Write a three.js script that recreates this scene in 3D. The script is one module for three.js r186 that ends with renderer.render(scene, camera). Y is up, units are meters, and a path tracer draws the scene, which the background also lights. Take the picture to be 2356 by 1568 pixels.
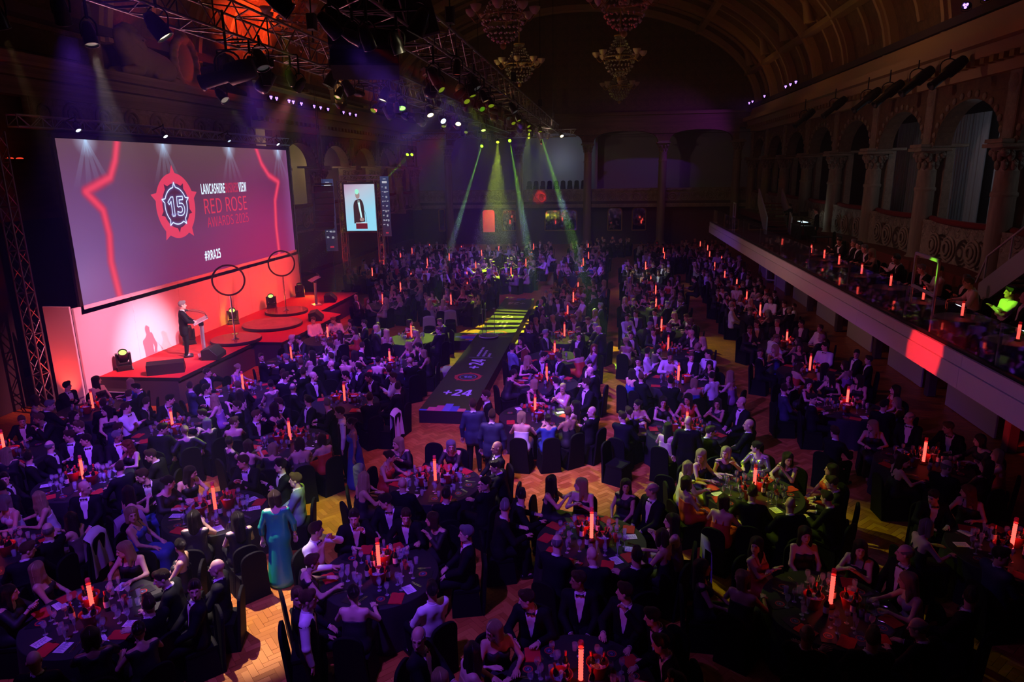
import * as THREE from 'three';
import { RectAreaLightUniformsLib } from 'three/addons/lights/RectAreaLightUniformsLib.js';

// ---------------------------------------------------------------- camera, sky, light, exposure
const scene = new THREE.Scene();
scene.background = new THREE.Color(0, 0, 0);                      // indoors: nothing shines in from outside
const V = (x, y, z) => new THREE.Vector3(x, y, z);
const camera = new THREE.PerspectiveCamera(53.04, 2356 / 1568, 0.1, 200);
camera.position.set(0, 6.8, 0);
{ // the hall's axis runs along -z; the camera is turned 8 degrees left of it, pitched down 14 and rolled 1
  const d = V(217, 399, -1571).normalize(), u = V(Math.sin(0.0175), Math.cos(0.0175), 0);
  u.addScaledVector(d, -u.dot(d)).normalize();
  const r = d.clone().cross(u);
  camera.quaternion.setFromRotationMatrix(new THREE.Matrix4().set(r.x, r.y, r.z, 0, u.x, u.y, u.z, 0, -d.x, -d.y, -d.z, 0, 0, 0, 0, 1));
}
const renderer = new THREE.WebGLRenderer({ antialias: true });
renderer.toneMapping = THREE.LinearToneMapping;
renderer.toneMappingExposure = 1.0;
renderer.shadowMap.enabled = true;
RectAreaLightUniformsLib.init();
scene.fog = new THREE.FogExp2(new THREE.Color(1, 1, 1), 0.0017);   // stage haze

const RIG = [];                                                   // every lamp that hangs in the rig gets its housing later
function spot(pos, target, color, intensity, deg, penumbra = 0.6, soft = 4, name = 'stage_light', rig = pos[1] > 8, gobo = false) {
  const l = new THREE.SpotLight(new THREE.Color(...color), intensity, 0, THREE.MathUtils.degToRad(deg), penumbra, 2);
  l.position.set(...pos); l.target.position.set(...target); l.name = name;
  l.castShadow = true; l.shadow.radius = soft;
  scene.add(l); scene.add(l.target);
  if (rig) RIG.push({ gobo, pos, dir: l.target.position.clone().sub(l.position).normalize(), color });
  return l;
}
function glow(pos, color, intensity, soft = 5) {
  const l = new THREE.PointLight(new THREE.Color(...color), intensity, 0, 2);
  l.position.set(...pos); l.castShadow = true; l.shadow.radius = soft; l.name = 'lamp_glow'; scene.add(l); return l;
}
const VIOLET = [0.21, 0.05, 1], ACID = [0.72, 1, 0.03], LIME = [0.3, 1, 0.02], RED = [1, 0.03, 0.02], PALE = [1, 0.78, 0.66], AMBER = [1, 0.42, 0.12];
// violet wash from both trusses over the tables
for (const [p, t, i, a] of [
  [[-7.2, 8.7, -9], [-10, 0.8, -13.5], 464, 26], [[-7.2, 8.7, -14], [-9.5, 0.8, -18.5], 526, 27], [[-7.2, 8.7, -16], [-6.6, 0.8, -21], 464, 26],
  [[-3.5, 8.5, -10.6], [-2.2, 0.8, -15.5], 526, 26], [[-3.5, 8.5, -14.8], [-0.6, 0.8, -20], 526, 25], [[-3.5, 8.5, -9.4], [2.0, 0.8, -16.5], 432, 22],
  [[-3.9, 8.8, -5], [-3.0, 0.8, -9.6], 231, 30], [[-7.2, 8.7, -5], [-8.0, 0.8, -9.5], 184, 28], [[-7.2, 8.7, -24], [-9.5, 0.8, -29], 105, 28], [[-3.9, 8.8, -32], [-5, 0.8, -40], 265, 34],
  [[-3.9, 8.8, -24], [1.0, 0.8, -29], 141, 28], [[-3.9, 8.8, -34], [2.0, 0.8, -39], 193, 30], [[-7.2, 8.7, -34], [-9.5, 0.8, -42], 158, 30], [[-3.5, 8.5, -8], [5.2, 0.8, -12], 27, 26],
]) spot(p, t, VIOLET, i, a, 1, 6, 'violet_wash');
// speaker's light, red wash of the stage
spot([-4.2, 8.7, -19.5], [-14.4, 1.4, -20.4], [0.92, 0.78, 1], 700, 9, 0.9, 4, 'front_light');
spot([-7.2, 8.6, -16], [-14.9, 1.4, -19.2], [1, 0.2, 0.34], 900, 17, 1, 4, 'front_light');
spot([-7.2, 8.7, -33], [-14.9, 1.6, -27.8], [1, 0.05, 0.04], 700, 26, 1, 5, 'red_wash');
spot([-7.2, 8.7, -22], [-14.2, 0.9, -24.5], [1, 0.05, 0.05], 380, 28, 1, 5, 'red_wash');
spot([-14.3, 1.1, -31.9], [-15.15, 1.4, -27], [1, 0.16, 0.02], 16, 50, 1, 4, 'red_uplight');
spot([-14.6, 1.1, -24.6], [-15.18, 1.3, -26.4], [1, 0.3, 0.03], 3, 60, 1, 4, 'red_uplight');
spot([-15.6, 0.1, -16.95], [-15.66, 2.2, -17.4], [1, 0.04, 0.02], 26, 34, 1, 3, 'red_uplight');
// red spill over the floor, the fascia and the far hall
spot([-3.4, 8.8, -16.2], [-3.5, 0, -15.0], [1, 0.12, 0.08], 55, 30, 1, 6, 'red_wash');
spot([-3.9, 8.8, -24], [6.9, 2.8, -24], [1, 0.3, 0.45], 28, 30, 1, 6, 'rose_wash');
spot([-3.9, 8.8, -11.5], [6.95, 2.82, -15.35], [1, 0.02, 0.02], 800, 3.6, 0.2, 2, 'red_beam_lamp');
spot([-3.9, 8.8, -26], [12.3, 5, -31], [1, 0.55, 0.5], 50, 34, 1, 6, 'rose_wash');
spot([-8.2, 9.0, -28], [-17.2, 15.2, -33.4], [1, 0.07, 0.02], 1600, 17, 1, 5, 'red_wash');
spot([-7.2, 9.0, -20], [-17.1, 11.2, -27], [1, 0.42, 0.14], 40, 24, 1, 5, 'red_wash');
// pale pools and acid-yellow breakups
spot([-7.6, 8.6, -10], [-5.55, 0, -8.8], PALE, 560, 10.5, 0.35, 2, 'pale_spot');
spot([-8.3, 8.3, -14.9], [-2.0, 1.2, -12.4], PALE, 560, 3.6, 0.5, 2, 'pale_spot');
spot([-3.9, 8.6, -8.5], [-5.6, 0, -11.9], ACID, 300, 6, 0.4, 2, 'acid_spot');
spot([-3.9, 8.6, -20], [0.9, 0.9, -13.4], ACID, 260, 15, 0.9, 2, 'acid_spot');
spot([-3.9, 8.6, -17], [2.6, 0.9, -12.9], ACID, 240, 12, 0.9, 2, 'acid_spot');
spot([-3.9, 8.6, -30], [-0.3, 0.8, -23], ACID, 330, 11, 0.8, 2, 'acid_spot');
spot([-3.9, 8.6, -36], [-4.3, 0.4, -29.3], ACID, 1900, 12, 0.5, 0.12, 'acid_spot', true, true);
spot([-7.2, 8.6, -31], [-7.2, 0.9, -24.4], ACID, 520, 13, 0.9, 2, 'acid_spot');
spot([-3.9, 8.6, -33], [2.3, 0.9, -38], ACID, 160, 13, 0.9, 2, 'acid_spot');
spot([-7.4, 8.6, -22], [-9.43, 1.1, -13.5], ACID, 520, 3.4, 0.4, 2, 'acid_spot');
spot([-7.0, 8.6, -18], [-8.6, 1, -12.6], ACID, 160, 9, 0.9, 2, 'acid_spot');
// house lights left glowing faintly
for (const z of [-20, -30, -42, -54]) glow([9.6, 12.6, z], AMBER, 1.1, 20);
spot([11.8, 11.7, -57], [5, 9, -63], [0.4, 0.05, 1], 60, 34, 1, 5, 'violet_wash');
glow([-4.2, 7.5, -65], [0.6, 0.75, 1], 4, 8);
glow([-9.8, 2.9, -65.2], [1, 0.06, 0.05], 14, 5);
for (const [z, i] of [[-38, 0.7], [-43.3, 8], [-48.7, 2.5]]) glow([-19.9, 7.2, z], [1, 0.75, 0.35], i, 8);
glow([-19.9, 7.2, -35], [0.6, 0.8, 1], 1.4, 8);
for (const z of [-21, -27, -32]) glow([15.5, 7.5, z], [0.7, 0.8, 1], 2.2, 8);
// light that reaches the trusses from the stage floor, red and yellow-green
spot([-12.2, 1.2, -21], [-7, 9.6, -15], [1, 0.35, 0.4], 150, 32, 1, 4, 'truss_uplight', false);
spot([-12.4, 1.2, -29], [-6, 9.6, -30], [0.9, 0.7, 0.15], 130, 36, 1, 4, 'truss_uplight', false);
// tight hot pools
spot([-3.5, 8.6, -18.8], [-0.04, 0, -16.2], ACID, 900, 2.8, 0.3, 1, 'acid_spot');
spot([-3.5, 8.6, -28.7], [0.2, 0, -25.9], ACID, 900, 2.8, 0.3, 1, 'acid_spot');
spot([-3.5, 8.6, -37.6], [-3.2, 0, -33.8], ACID, 1000, 3, 0.3, 1, 'acid_spot');
spot([-3.5, 8.6, -21.7], [-1.05, 1.1, -16.7], ACID, 800, 2.0, 0.4, 1, 'acid_spot');
spot([-3.9, 8.6, -22.5], [1.9, 1.2, -14.1], LIME, 300, 4.5, 0.6, 1, 'acid_spot');
spot([-7.2, 8.6, -36], [-7.3, 0.9, -26.6], ACID, 260, 8, 0.8, 1, 'acid_spot');
spot([-3.9, 8.6, -46.5], [-6.6, 1, -44.2], ACID, 300, 16, 0.9, 2, 'acid_spot');
spot([-4.6, 8.6, -50.3], [-5.9, 4.25, -62.5], [1, 0.02, 0.02], 1500, 3.1, 0.3, 0.15, 'red_beam_lamp', true, 2);
spot([-12.5, 9.3, -36.5], [-17, 11.3, -28.2], [1, 0.05, 0.02], 130, 9, 0.6, 2, 'red_wash', false);
spot([-4, 9, -44], [-4, 5.5, -62.5], [1, 0.62, 0.5], 45, 52, 1, 8, 'house_glow', false);
for (const x of [-14.98, -12.78]) spot([x, 1.15, -37.75], [x, 4.2, -38.28], [1, 0.03, 0.02], 34, 26, 0.8, 3, 'red_uplight');
spot([-3.5, 8.6, -32.5], [2.2, 0.9, -27.4], ACID, 300, 12, 0.8, 2, 'acid_spot');
spot([-3.4, 8.6, -11.8], [-1.3, 0, -14.2], [1, 0.6, 0.22], 150, 13, 0.8, 2, 'amber_spot');
spot([-3.4, 8.6, -20.3], [0.5, 0, -18.6], [1, 0.6, 0.22], 130, 9, 0.8, 2, 'amber_spot');
spot([-7.4, 8.5, -8.2], [-8.6, 0, -12.2], [1, 0.6, 0.22], 170, 7, 0.8, 2, 'amber_spot');
// ---------------------------------------------------------------- helpers
let seed = 7;
const rnd = () => { seed = (seed * 1664525 + 1013904223) >>> 0; return seed / 4294967296; };
const rr = (a, b) => a + (b - a) * rnd();
const pick = (a) => a[Math.floor(rnd() * a.length)];
const clamp = (x, a, b) => Math.min(b, Math.max(a, x));
const lerp = (a, b, t) => a + (b - a) * t;
const PI = Math.PI;
function M(color, roughness = 0.7, o = {}) {
  const c = new THREE.Color(); Array.isArray(color) ? c.setRGB(...color) : c.set(color);
  const P = o.transmission || o.sheen || o.clearcoat ? THREE.MeshPhysicalMaterial : THREE.MeshStandardMaterial;
  const { glowColor, ...rest } = o;
  const m = new P({ color: c, roughness, ...rest });
  if (glowColor) { m.emissive = new THREE.Color(...glowColor); m.emissiveIntensity = 1; }
  return m;
}
// joins geometries (indexed or not) into one with position, normal and uv
function join(list) {
  let nv = 0, ni = 0;
  for (const g of list) { nv += g.attributes.position.count; ni += g.index ? g.index.count : g.attributes.position.count; }
  const P = new Float32Array(nv * 3), N = new Float32Array(nv * 3), U = new Float32Array(nv * 2), I = new Uint32Array(ni);
  const col = list.some((g) => g.attributes.color), C = col ? new Float32Array(nv * 3).fill(1) : null;
  let v = 0, i = 0;
  for (const g of list) {
    const n = g.attributes.position.count;
    P.set(g.attributes.position.array.subarray(0, n * 3), v * 3);
    N.set(g.attributes.normal.array.subarray(0, n * 3), v * 3);
    if (g.attributes.uv) U.set(g.attributes.uv.array.subarray(0, n * 2), v * 2);
    if (g.attributes.color) C.set(g.attributes.color.array.subarray(0, n * 3), v * 3);
    const k = g.index ? g.index.count : n;
    for (let a = 0; a < k; a++) I[i + a] = v + (g.index ? g.index.array[a] : a);
    v += n; i += k;
  }
  const out = new THREE.BufferGeometry();
  out.setAttribute('position', new THREE.BufferAttribute(P, 3)); out.setAttribute('normal', new THREE.BufferAttribute(N, 3)); out.setAttribute('uv', new THREE.BufferAttribute(U, 2));
  if (col) out.setAttribute('color', new THREE.BufferAttribute(C, 3));
  out.setIndex(new THREE.BufferAttribute(I, 1));
  return out;
}
const T = (g, x = 0, y = 0, z = 0, rx = 0, ry = 0, rz = 0) => { if (rx) g.rotateX(rx); if (rz) g.rotateZ(rz); if (ry) g.rotateY(ry); return g.translate(x, y, z); };
// a box with chamfered upright and top edges: cheap, catches light
function bx(w, h, d, x = 0, y = 0, z = 0, ry = 0, rx = 0, rz = 0) { return T(new THREE.BoxGeometry(w, h, d), x, y, z, rx, ry, rz); }
function cbox(w, h, d, c, x = 0, y = 0, z = 0, ry = 0, rx = 0, rz = 0) {
  const s = new THREE.Shape(); const a = w / 2 - c, b = h / 2 - c;
  s.moveTo(-a, -b); s.lineTo(a, -b); s.lineTo(a, b); s.lineTo(-a, b); s.closePath();
  const g = new THREE.ExtrudeGeometry(s, { depth: d - 2 * c, bevelEnabled: true, bevelThickness: c, bevelSize: c, bevelSegments: 1, steps: 1 });
  g.translate(0, 0, -(d - 2 * c) / 2); return T(g, x, y, z, rx, ry, rz);
}
const lathe = (pts, n = 16, x = 0, y = 0, z = 0) => new THREE.LatheGeometry(pts.map(([r, h]) => new THREE.Vector2(r, h)), n).translate(x, y, z);
function rod(a, b, r, n = 6, r2 = r) {
  const A = a.isVector3 ? a : V(...a), B = b.isVector3 ? b : V(...b), d = B.clone().sub(A), L = d.length();
  const g = new THREE.CylinderGeometry(r2, r, L, n, 1);
  g.applyQuaternion(new THREE.Quaternion().setFromUnitVectors(V(0, 1, 0), d.normalize()));
  return g.translate((A.x + B.x) / 2, (A.y + B.y) / 2, (A.z + B.z) / 2);
}
function tube(pts, r, seg = 24, n = 6, closed = false) {
  return new THREE.TubeGeometry(new THREE.CatmullRomCurve3(pts.map((p) => V(...p)), closed), seg, r, n, closed);
}
function prism(pts, depth, bevel = 0) {   // outline in x,y pushed along z
  const s = new THREE.Shape(pts.map(([x, y]) => new THREE.Vector2(x, y)));
  return new THREE.ExtrudeGeometry(s, { depth, bevelEnabled: bevel > 0, bevelThickness: bevel, bevelSize: bevel, bevelSegments: 2, steps: 1, curveSegments: 12 });
}
const sphere = (r, x, y, z, sx = 1, sy = 1, sz = 1, n = 12) => new THREE.SphereGeometry(r, n, Math.max(6, n * 0.7 | 0)).scale(sx, sy, sz).translate(x, y, z);
// names, tags
const used = new Map();
function numbered(n) { const k = used.get(n) ?? 0; used.set(n, k + 1); return k ? `${n}_${String(k).padStart(3, '0')}` : n; }
function mesh(name, g, m, parent) {
  const o = new THREE.Mesh(Array.isArray(g) ? (g.length === 1 ? g[0] : join(g)) : g, m);
  o.castShadow = o.receiveShadow = true;
  o.name = parent ? name : numbered(name);
  (parent ?? scene).add(o); return o;
}
function tag(o, label, category, group) { o.userData.label = label; o.userData.category = category; if (group) o.userData.group = group; return o; }
function thing(name, label, category, pos = [0, 0, 0], ry = 0, group) {
  const o = new THREE.Group(); o.name = numbered(name); o.position.set(...pos); o.rotation.y = ry; scene.add(o);
  return tag(o, label, category, group);
}
function struct(name, g, m, parent) { const o = mesh(name, g, m, parent); if (!parent) o.userData.kind = 'structure'; return o; }
function structGroup(name) { const o = new THREE.Group(); o.name = name; o.userData.kind = 'structure'; scene.add(o); return o; }
function copyOf(o, label, group, pos, ry) {
  const c = o.clone(); c.name = numbered(o.name.replace(/_\d{3}$/, '')); c.userData = { ...o.userData };
  if (label) c.userData.label = label; if (group) c.userData.group = group;
  if (pos) c.position.set(...pos); if (ry !== undefined) c.rotation.y = ry;
  scene.add(c); return c;
}
function canvasTex(w, h, draw, srgb = true) {
  const c = document.createElement('canvas'); c.width = w; c.height = h; draw(c.getContext('2d'), w, h);
  const t = new THREE.CanvasTexture(c); t.colorSpace = srgb ? THREE.SRGBColorSpace : THREE.NoColorSpace; t.wrapS = t.wrapT = THREE.RepeatWrapping; t.anisotropy = 8; return t;
}
// smooth-joined solids: fill a grid with signed distances, skin it with surface nets
class Field {
  constructor(lo, hi, cell) {
    this.lo = lo; this.c = cell; this.n = [0, 1, 2].map((i) => Math.ceil((hi[i] - lo[i]) / cell) + 1);
    this.d = new Float32Array(this.n[0] * this.n[1] * this.n[2]).fill(1);
  }
  each(lo, hi, f) {
    const { n, c, d } = this, a = [], b = [];
    for (let i = 0; i < 3; i++) { a[i] = Math.max(0, Math.floor((lo[i] - this.lo[i]) / c)); b[i] = Math.min(n[i] - 1, Math.ceil((hi[i] - this.lo[i]) / c)); }
    for (let k = a[2]; k <= b[2]; k++) for (let j = a[1]; j <= b[1]; j++) {
      const row = (k * n[1] + j) * n[0], y = this.lo[1] + j * c, z = this.lo[2] + k * c;
      for (let i = a[0]; i <= b[0]; i++) d[row + i] = f(this.lo[0] + i * c, y, z, d[row + i]);
    }
  }
  cap(a, b, ra, rb = ra, k = 0.03, sz = 1) {   // tapered capsule; sz < 1 flattens it in depth
    const m = Math.max(ra, rb) + k + this.c * 2, dx = b[0] - a[0], dy = b[1] - a[1], dz = (b[2] - a[2]) / sz, L = dx * dx + dy * dy + dz * dz + 1e-9;
    this.each([0, 1, 2].map((i) => Math.min(a[i], b[i]) - m), [0, 1, 2].map((i) => Math.max(a[i], b[i]) + m), (x, y, z, o) => {
      const px = x - a[0], py = y - a[1], pz = (z - a[2]) / sz; let t = (px * dx + py * dy + pz * dz) / L; t = t < 0 ? 0 : t > 1 ? 1 : t;
      const ex = px - dx * t, ey = py - dy * t, ez = pz - dz * t;
      return smin(o, Math.sqrt(ex * ex + ey * ey + ez * ez) - (ra + (rb - ra) * t), k);
    }); return this;
  }
  ell(p, r, k = 0.02, op = 0) {   // ellipsoid: op 0 adds it, 1 cuts it out
    const m = k + this.c * 2;
    this.each([0, 1, 2].map((i) => p[i] - r[i] - m), [0, 1, 2].map((i) => p[i] + r[i] + m), (x, y, z, o) => {
      const a = (x - p[0]) / r[0], b = (y - p[1]) / r[1], c = (z - p[2]) / r[2], k0 = Math.sqrt(a * a + b * b + c * c), k1 = Math.sqrt(a * a / (r[0] * r[0]) + b * b / (r[1] * r[1]) + c * c / (r[2] * r[2])) + 1e-9;
      const e = k0 * (k0 - 1) / k1; return op ? -smin(-o, e, k) : smin(o, e, k);
    }); return this;
  }
  all(f) { this.each(this.lo, [0, 1, 2].map((i) => this.lo[i] + this.n[i] * this.c), f); return this; }
  skin() {
    const { n, d, c, lo } = this, [nx, ny, nz] = n, id = new Int32Array(d.length).fill(-1), P = [], N = [], I = [];
    const sy = nx, sz = nx * ny, at = [0, 1, sy, sy + 1, sz, sz + 1, sz + sy, sz + sy + 1];
    for (let k = 0; k < nz - 1; k++) for (let j = 0; j < ny - 1; j++) for (let i = 0; i < nx - 1; i++) {
      const o = i + j * sy + k * sz; let mask = 0;
      for (let q = 0; q < 8; q++) if (d[o + at[q]] < 0) mask |= 1 << q;
      if (mask === 0 || mask === 255) continue;
      let x = 0, y = 0, z = 0, m = 0;
      for (let e = 0; e < 12; e++) {
        const [a, b] = EDGE[e]; if (((mask >> a) & 1) === ((mask >> b) & 1)) continue;
        const va = d[o + at[a]], vb = d[o + at[b]], t = va / (va - vb);
        x += (a & 1) + ((b & 1) - (a & 1)) * t; y += ((a >> 1) & 1) + (((b >> 1) & 1) - ((a >> 1) & 1)) * t; z += (a >> 2) + ((b >> 2) - (a >> 2)) * t; m++;
      }
      x /= m; y /= m; z /= m;
      id[o] = P.length / 3; P.push(lo[0] + (i + x) * c, lo[1] + (j + y) * c, lo[2] + (k + z) * c);
      const A = at, g = (q) => d[o + A[q]];
      const gx = lerp(lerp(g(1) - g(0), g(3) - g(2), y), lerp(g(5) - g(4), g(7) - g(6), y), z), gy = lerp(lerp(g(2) - g(0), g(3) - g(1), x), lerp(g(6) - g(4), g(7) - g(5), x), z), gz = lerp(lerp(g(4) - g(0), g(5) - g(1), x), lerp(g(6) - g(2), g(7) - g(3), x), y);
      const L = Math.hypot(gx, gy, gz) || 1; N.push(gx / L, gy / L, gz / L);
    }
    for (let k = 1; k < nz - 1; k++) for (let j = 1; j < ny - 1; j++) for (let i = 1; i < nx - 1; i++) {
      const o = i + j * sy + k * sz, s0 = d[o] < 0;
      if (s0 !== d[o + 1] < 0) quad(id[o], id[o - sy], id[o - sy - sz], id[o - sz], s0);
      if (s0 !== d[o + sy] < 0) quad(id[o], id[o - sz], id[o - 1 - sz], id[o - 1], s0);
      if (s0 !== d[o + sz] < 0) quad(id[o], id[o - 1], id[o - 1 - sy], id[o - sy], s0);
    }
    function quad(a, b, e, f, flip) { if (a < 0 || b < 0 || e < 0 || f < 0) return; flip ? I.push(a, b, e, a, e, f) : I.push(a, e, b, a, f, e); }
    const g = new THREE.BufferGeometry();
    g.setAttribute('position', new THREE.BufferAttribute(new Float32Array(P), 3)); g.setAttribute('normal', new THREE.BufferAttribute(new Float32Array(N), 3));
    g.setAttribute('uv', new THREE.BufferAttribute(new Float32Array(P.length / 3 * 2), 2)); g.setIndex(I); return g;
  }
}
const EDGE = [[0, 1], [2, 3], [4, 5], [6, 7], [0, 2], [1, 3], [4, 6], [5, 7], [0, 4], [1, 5], [2, 6], [3, 7]];
function smin(a, b, k) { const h = Math.max(k - Math.abs(a - b), 0) / k; return Math.min(a, b) - h * h * k * 0.25; }
// ---------------------------------------------------------------- the hall
const N2 = (() => { // value noise for textures
  const h = (x, y) => { let n = Math.imul(x, 374761393) + Math.imul(y, 668265263) | 0; n = Math.imul(n ^ (n >>> 13), 1274126177); return ((n ^ (n >>> 16)) >>> 0) / 4294967296; };
  return (x, y) => { const i = Math.floor(x), j = Math.floor(y), u = x - i, v = y - j, s = u * u * (3 - 2 * u), t = v * v * (3 - 2 * v); return lerp(lerp(h(i, j), h(i + 1, j), s), lerp(h(i, j + 1), h(i + 1, j + 1), s), t); };
})();
const reliefTex = canvasTex(512, 256, (g, w, h) => {   // stucco scrollwork, height only
  g.fillStyle = '#777'; g.fillRect(0, 0, w, h);
  for (let k = 0; k < 4; k++) for (const m of [0, 1]) {
    const cx = 64 + k * 128, cy = 128;
    for (let t = 0; t < 60; t++) {
      const a = t * 0.22, r = 54 - t * 0.8, x = cx + Math.cos(a + k) * r * (m ? 1 : -1), y = cy + Math.sin(a + k) * r * 1.4;
      g.fillStyle = `rgba(255,255,255,${0.25 + 0.5 * (t / 60)})`; g.beginPath(); g.ellipse(x, y, 9, 6, a, 0, 7); g.fill();
      if (t % 5 === 0) { g.fillStyle = 'rgba(0,0,0,.35)'; g.beginPath(); g.ellipse(x + 10, y + 9, 8, 3, a + 1, 0, 7); g.fill(); }
    }
  }
}, false);
const stainTex = canvasTex(256, 256, (g, w, h) => {
  const d = g.createImageData(w, h);
  for (let y = 0; y < h; y++) for (let x = 0; x < w; x++) { const q = 205 + 40 * (N2(x / 32, y / 32) - 0.5) + 30 * (N2(x / 6, y / 6) - 0.5), o = (y * w + x) * 4; d.data[o] = q; d.data[o + 1] = q * 0.98; d.data[o + 2] = q * 0.95; d.data[o + 3] = 255; }
  g.putImageData(d, 0, 0);
});
const reliefS = reliefTex.clone(); reliefS.repeat.set(0.35, 0.55);
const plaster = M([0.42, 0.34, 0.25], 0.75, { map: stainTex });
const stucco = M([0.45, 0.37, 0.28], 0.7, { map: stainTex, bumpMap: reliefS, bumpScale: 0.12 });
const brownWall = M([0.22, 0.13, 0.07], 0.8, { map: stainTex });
const gilt = M([0.4, 0.25, 0.08], 0.45, { metalness: 0.3 });
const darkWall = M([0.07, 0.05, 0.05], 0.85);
const curtainM = M([0.35, 0.36, 0.38], 0.9);
const redCarpet = M([0.16, 0.012, 0.012], 0.95);
const black = M([0.012, 0.012, 0.013], 0.6), blackGloss = M([0.015, 0.015, 0.017], 0.3), steel = M([0.35, 0.35, 0.37], 0.35, { metalness: 0.9 }), chrome = M([0.7, 0.7, 0.72], 0.15, { metalness: 1 });

// floor: parquet blocks laid over a slab
const parquetTex = canvasTex(512, 512, (g, w, h) => {
  for (let y = 0; y < 32; y++) for (let x = 0; x < 8; x++) {
    const q = N2(x * 7.3 + y * 3.1, y * 5.7), xx = x * 64 + (y % 2) * 32;
    g.fillStyle = `rgb(${176 + q * 50 | 0},${100 + q * 36 | 0},${34 + q * 18 | 0})`; g.fillRect(xx, y * 16, 63, 15); g.fillRect(xx - 512, y * 16, 63, 15);
  }
});
parquetTex.repeat.set(0.5, 0.5);
const floorGeo = bx(40, 0.3, 76, 0, -0.162, -30);
{ const p = floorGeo.attributes.position, u = floorGeo.attributes.uv; for (let i = 0; i < p.count; i++) u.setXY(i, p.getX(i), p.getZ(i)); }
const floor = struct('floor', floorGeo, M([0.8, 0.8, 0.8], 0.4, { map: parquetTex }));
{
  const blockMats = [[0.46, 0.17, 0.028], [0.36, 0.125, 0.018], [0.54, 0.22, 0.042], [0.4, 0.14, 0.022]].map((c) => M(c, 0.38));
  const geos = [0.0, 0.004, 0.008].map((q) => cbox(0.3 - q, 0.012, 0.1 - q / 2, 0.0025));
  const spots = [];   // one herringbone field; the blocks of the lit gap by the camera are parts, the others one part together
  const C4 = Math.SQRT1_2;
  for (let k = -170; k < 170; k++) for (let m = -30; m < 30; m++) for (const up of [0, 1]) {   // herringbone, three to one, turned 45 degrees
    const u = up ? k + 6 * m + 5.5 : k + 6 * m + 1.5, v = up ? k + 1.5 : k + 0.5;
    const x = -1.5 + (u - v) * 0.1 * C4, z = -14 + (u + v) * 0.1 * C4;
    if (x < -9.5 || x > 6.5 || z > -5 || z < -24) continue;
    spots.push([x, z, up ? PI / 4 : -PI / 4]);
  }
  const near = (p) => Math.hypot((p[0] + 5.45) / 1.25, (p[1] + 8.9) / 1.35);
  spots.sort((a, b) => near(a) - near(b));
  for (const p of spots.slice(0, 300)) { const o = mesh('parquet_block', geos[Math.floor(rnd() * 3)], blockMats[Math.floor(rnd() * 4)], floor); o.position.set(p[0], -0.006 + rr(-0.0008, 0.0008), p[1]); o.rotation.y = p[2]; }
  const rest = spots.slice(300), im = new THREE.InstancedMesh(geos[1], M([1, 1, 1], 0.38), rest.length), m4 = new THREE.Matrix4(), c = new THREE.Color();
  rest.forEach((p, k) => { m4.makeRotationY(p[2]).setPosition(p[0], -0.006, p[1]); im.setMatrixAt(k, m4); const b = blockMats[k * 7 % 4].color; im.setColorAt(k, c.copy(b)); });
  im.name = 'parquet_blocks'; im.userData.kind = 'stuff'; im.receiveShadow = true; floor.add(im);
}
// vault over the hall: an elliptical barrel with ribs and ledges
const VC = [-2.5, 11.3], VA = 15.2, VB = 8.6;
const arcPt = (a, k = 0) => [VC[0] + (VA - k) * Math.cos(a), VC[1] + (VB - k) * Math.sin(a)];
function arcStrip(a0, a1, z0, z1, k0, k1, n = 20) {
  const out = [], inn = []; for (let i = 0; i <= n; i++) { const a = lerp(a0, a1, i / n); out.push(arcPt(a, k0)); inn.unshift(arcPt(a, k1)); }
  return prism([...out, ...inn], Math.abs(z1 - z0)).translate(0, 0, Math.min(z0, z1));
}
const bayZ = []; for (let k = 0; k <= 9; k++) bayZ.push(-12.6 - 5.5 * k);
const vaultM = M([0.3, 0.17, 0.08], 0.8, { map: stainTex }), ribM = M([0.45, 0.3, 0.14], 0.65);
const ceiling = struct('ceiling', arcStrip(0, PI, 6, -64, -0.35, 0, 40), vaultM);
for (const z of [-1.6, -7.1, ...bayZ]) {
  mesh('vault_rib', [arcStrip(0, PI, z - 0.35, z + 0.35, 0, 0.35, 40), arcStrip(0, PI, z - 0.12, z + 0.12, 0.35, 0.5, 40)], ribM, ceiling);
  if (z < -6) for (const s of [-1, 1]) mesh('vault_rib', arcStrip(PI / 2 + s * 0.35, PI / 2 + s * 1.45, z + 2.75 - 0.12, z + 2.75 + 0.12, 0, 0.18, 16), ribM, ceiling);
}
for (const a of [0.35, 0.85, PI - 0.35, PI - 0.85]) { const [x, y] = arcPt(a, 0.25); mesh('vault_ledge', bx(0.5, 0.3, 68, x, y, -29, 0), ribM, ceiling); }
for (const z of bayZ) for (const s of [1, -1]) { // plaster figures standing on the ledge between the ribs
  const [x, y] = arcPt(s > 0 ? 0.4 : PI - 0.4, 0.5), f = new Field([-0.5, 0, -0.5], [0.5, 2, 0.5], 0.08);
  f.cap([0, 0.1, 0], [0, 1.1, 0], 0.3, 0.2, 0.1).cap([0, 1.1, 0], [0, 1.4, 0], 0.2, 0.1, 0.1).ell([0, 1.62, 0], [0.13, 0.16, 0.13], 0.04).cap([0.2, 1.25, 0], [0.35, 0.8, 0.1], 0.1, 0.07, 0.08).cap([-0.2, 1.25, 0], [-0.3, 1.6, 0.1], 0.1, 0.06, 0.08);
  mesh('plaster_figure', f.skin().rotateZ(s * 0.25).translate(x, y - 0.1, z - 2.75), ribM, ceiling);
}
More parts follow.
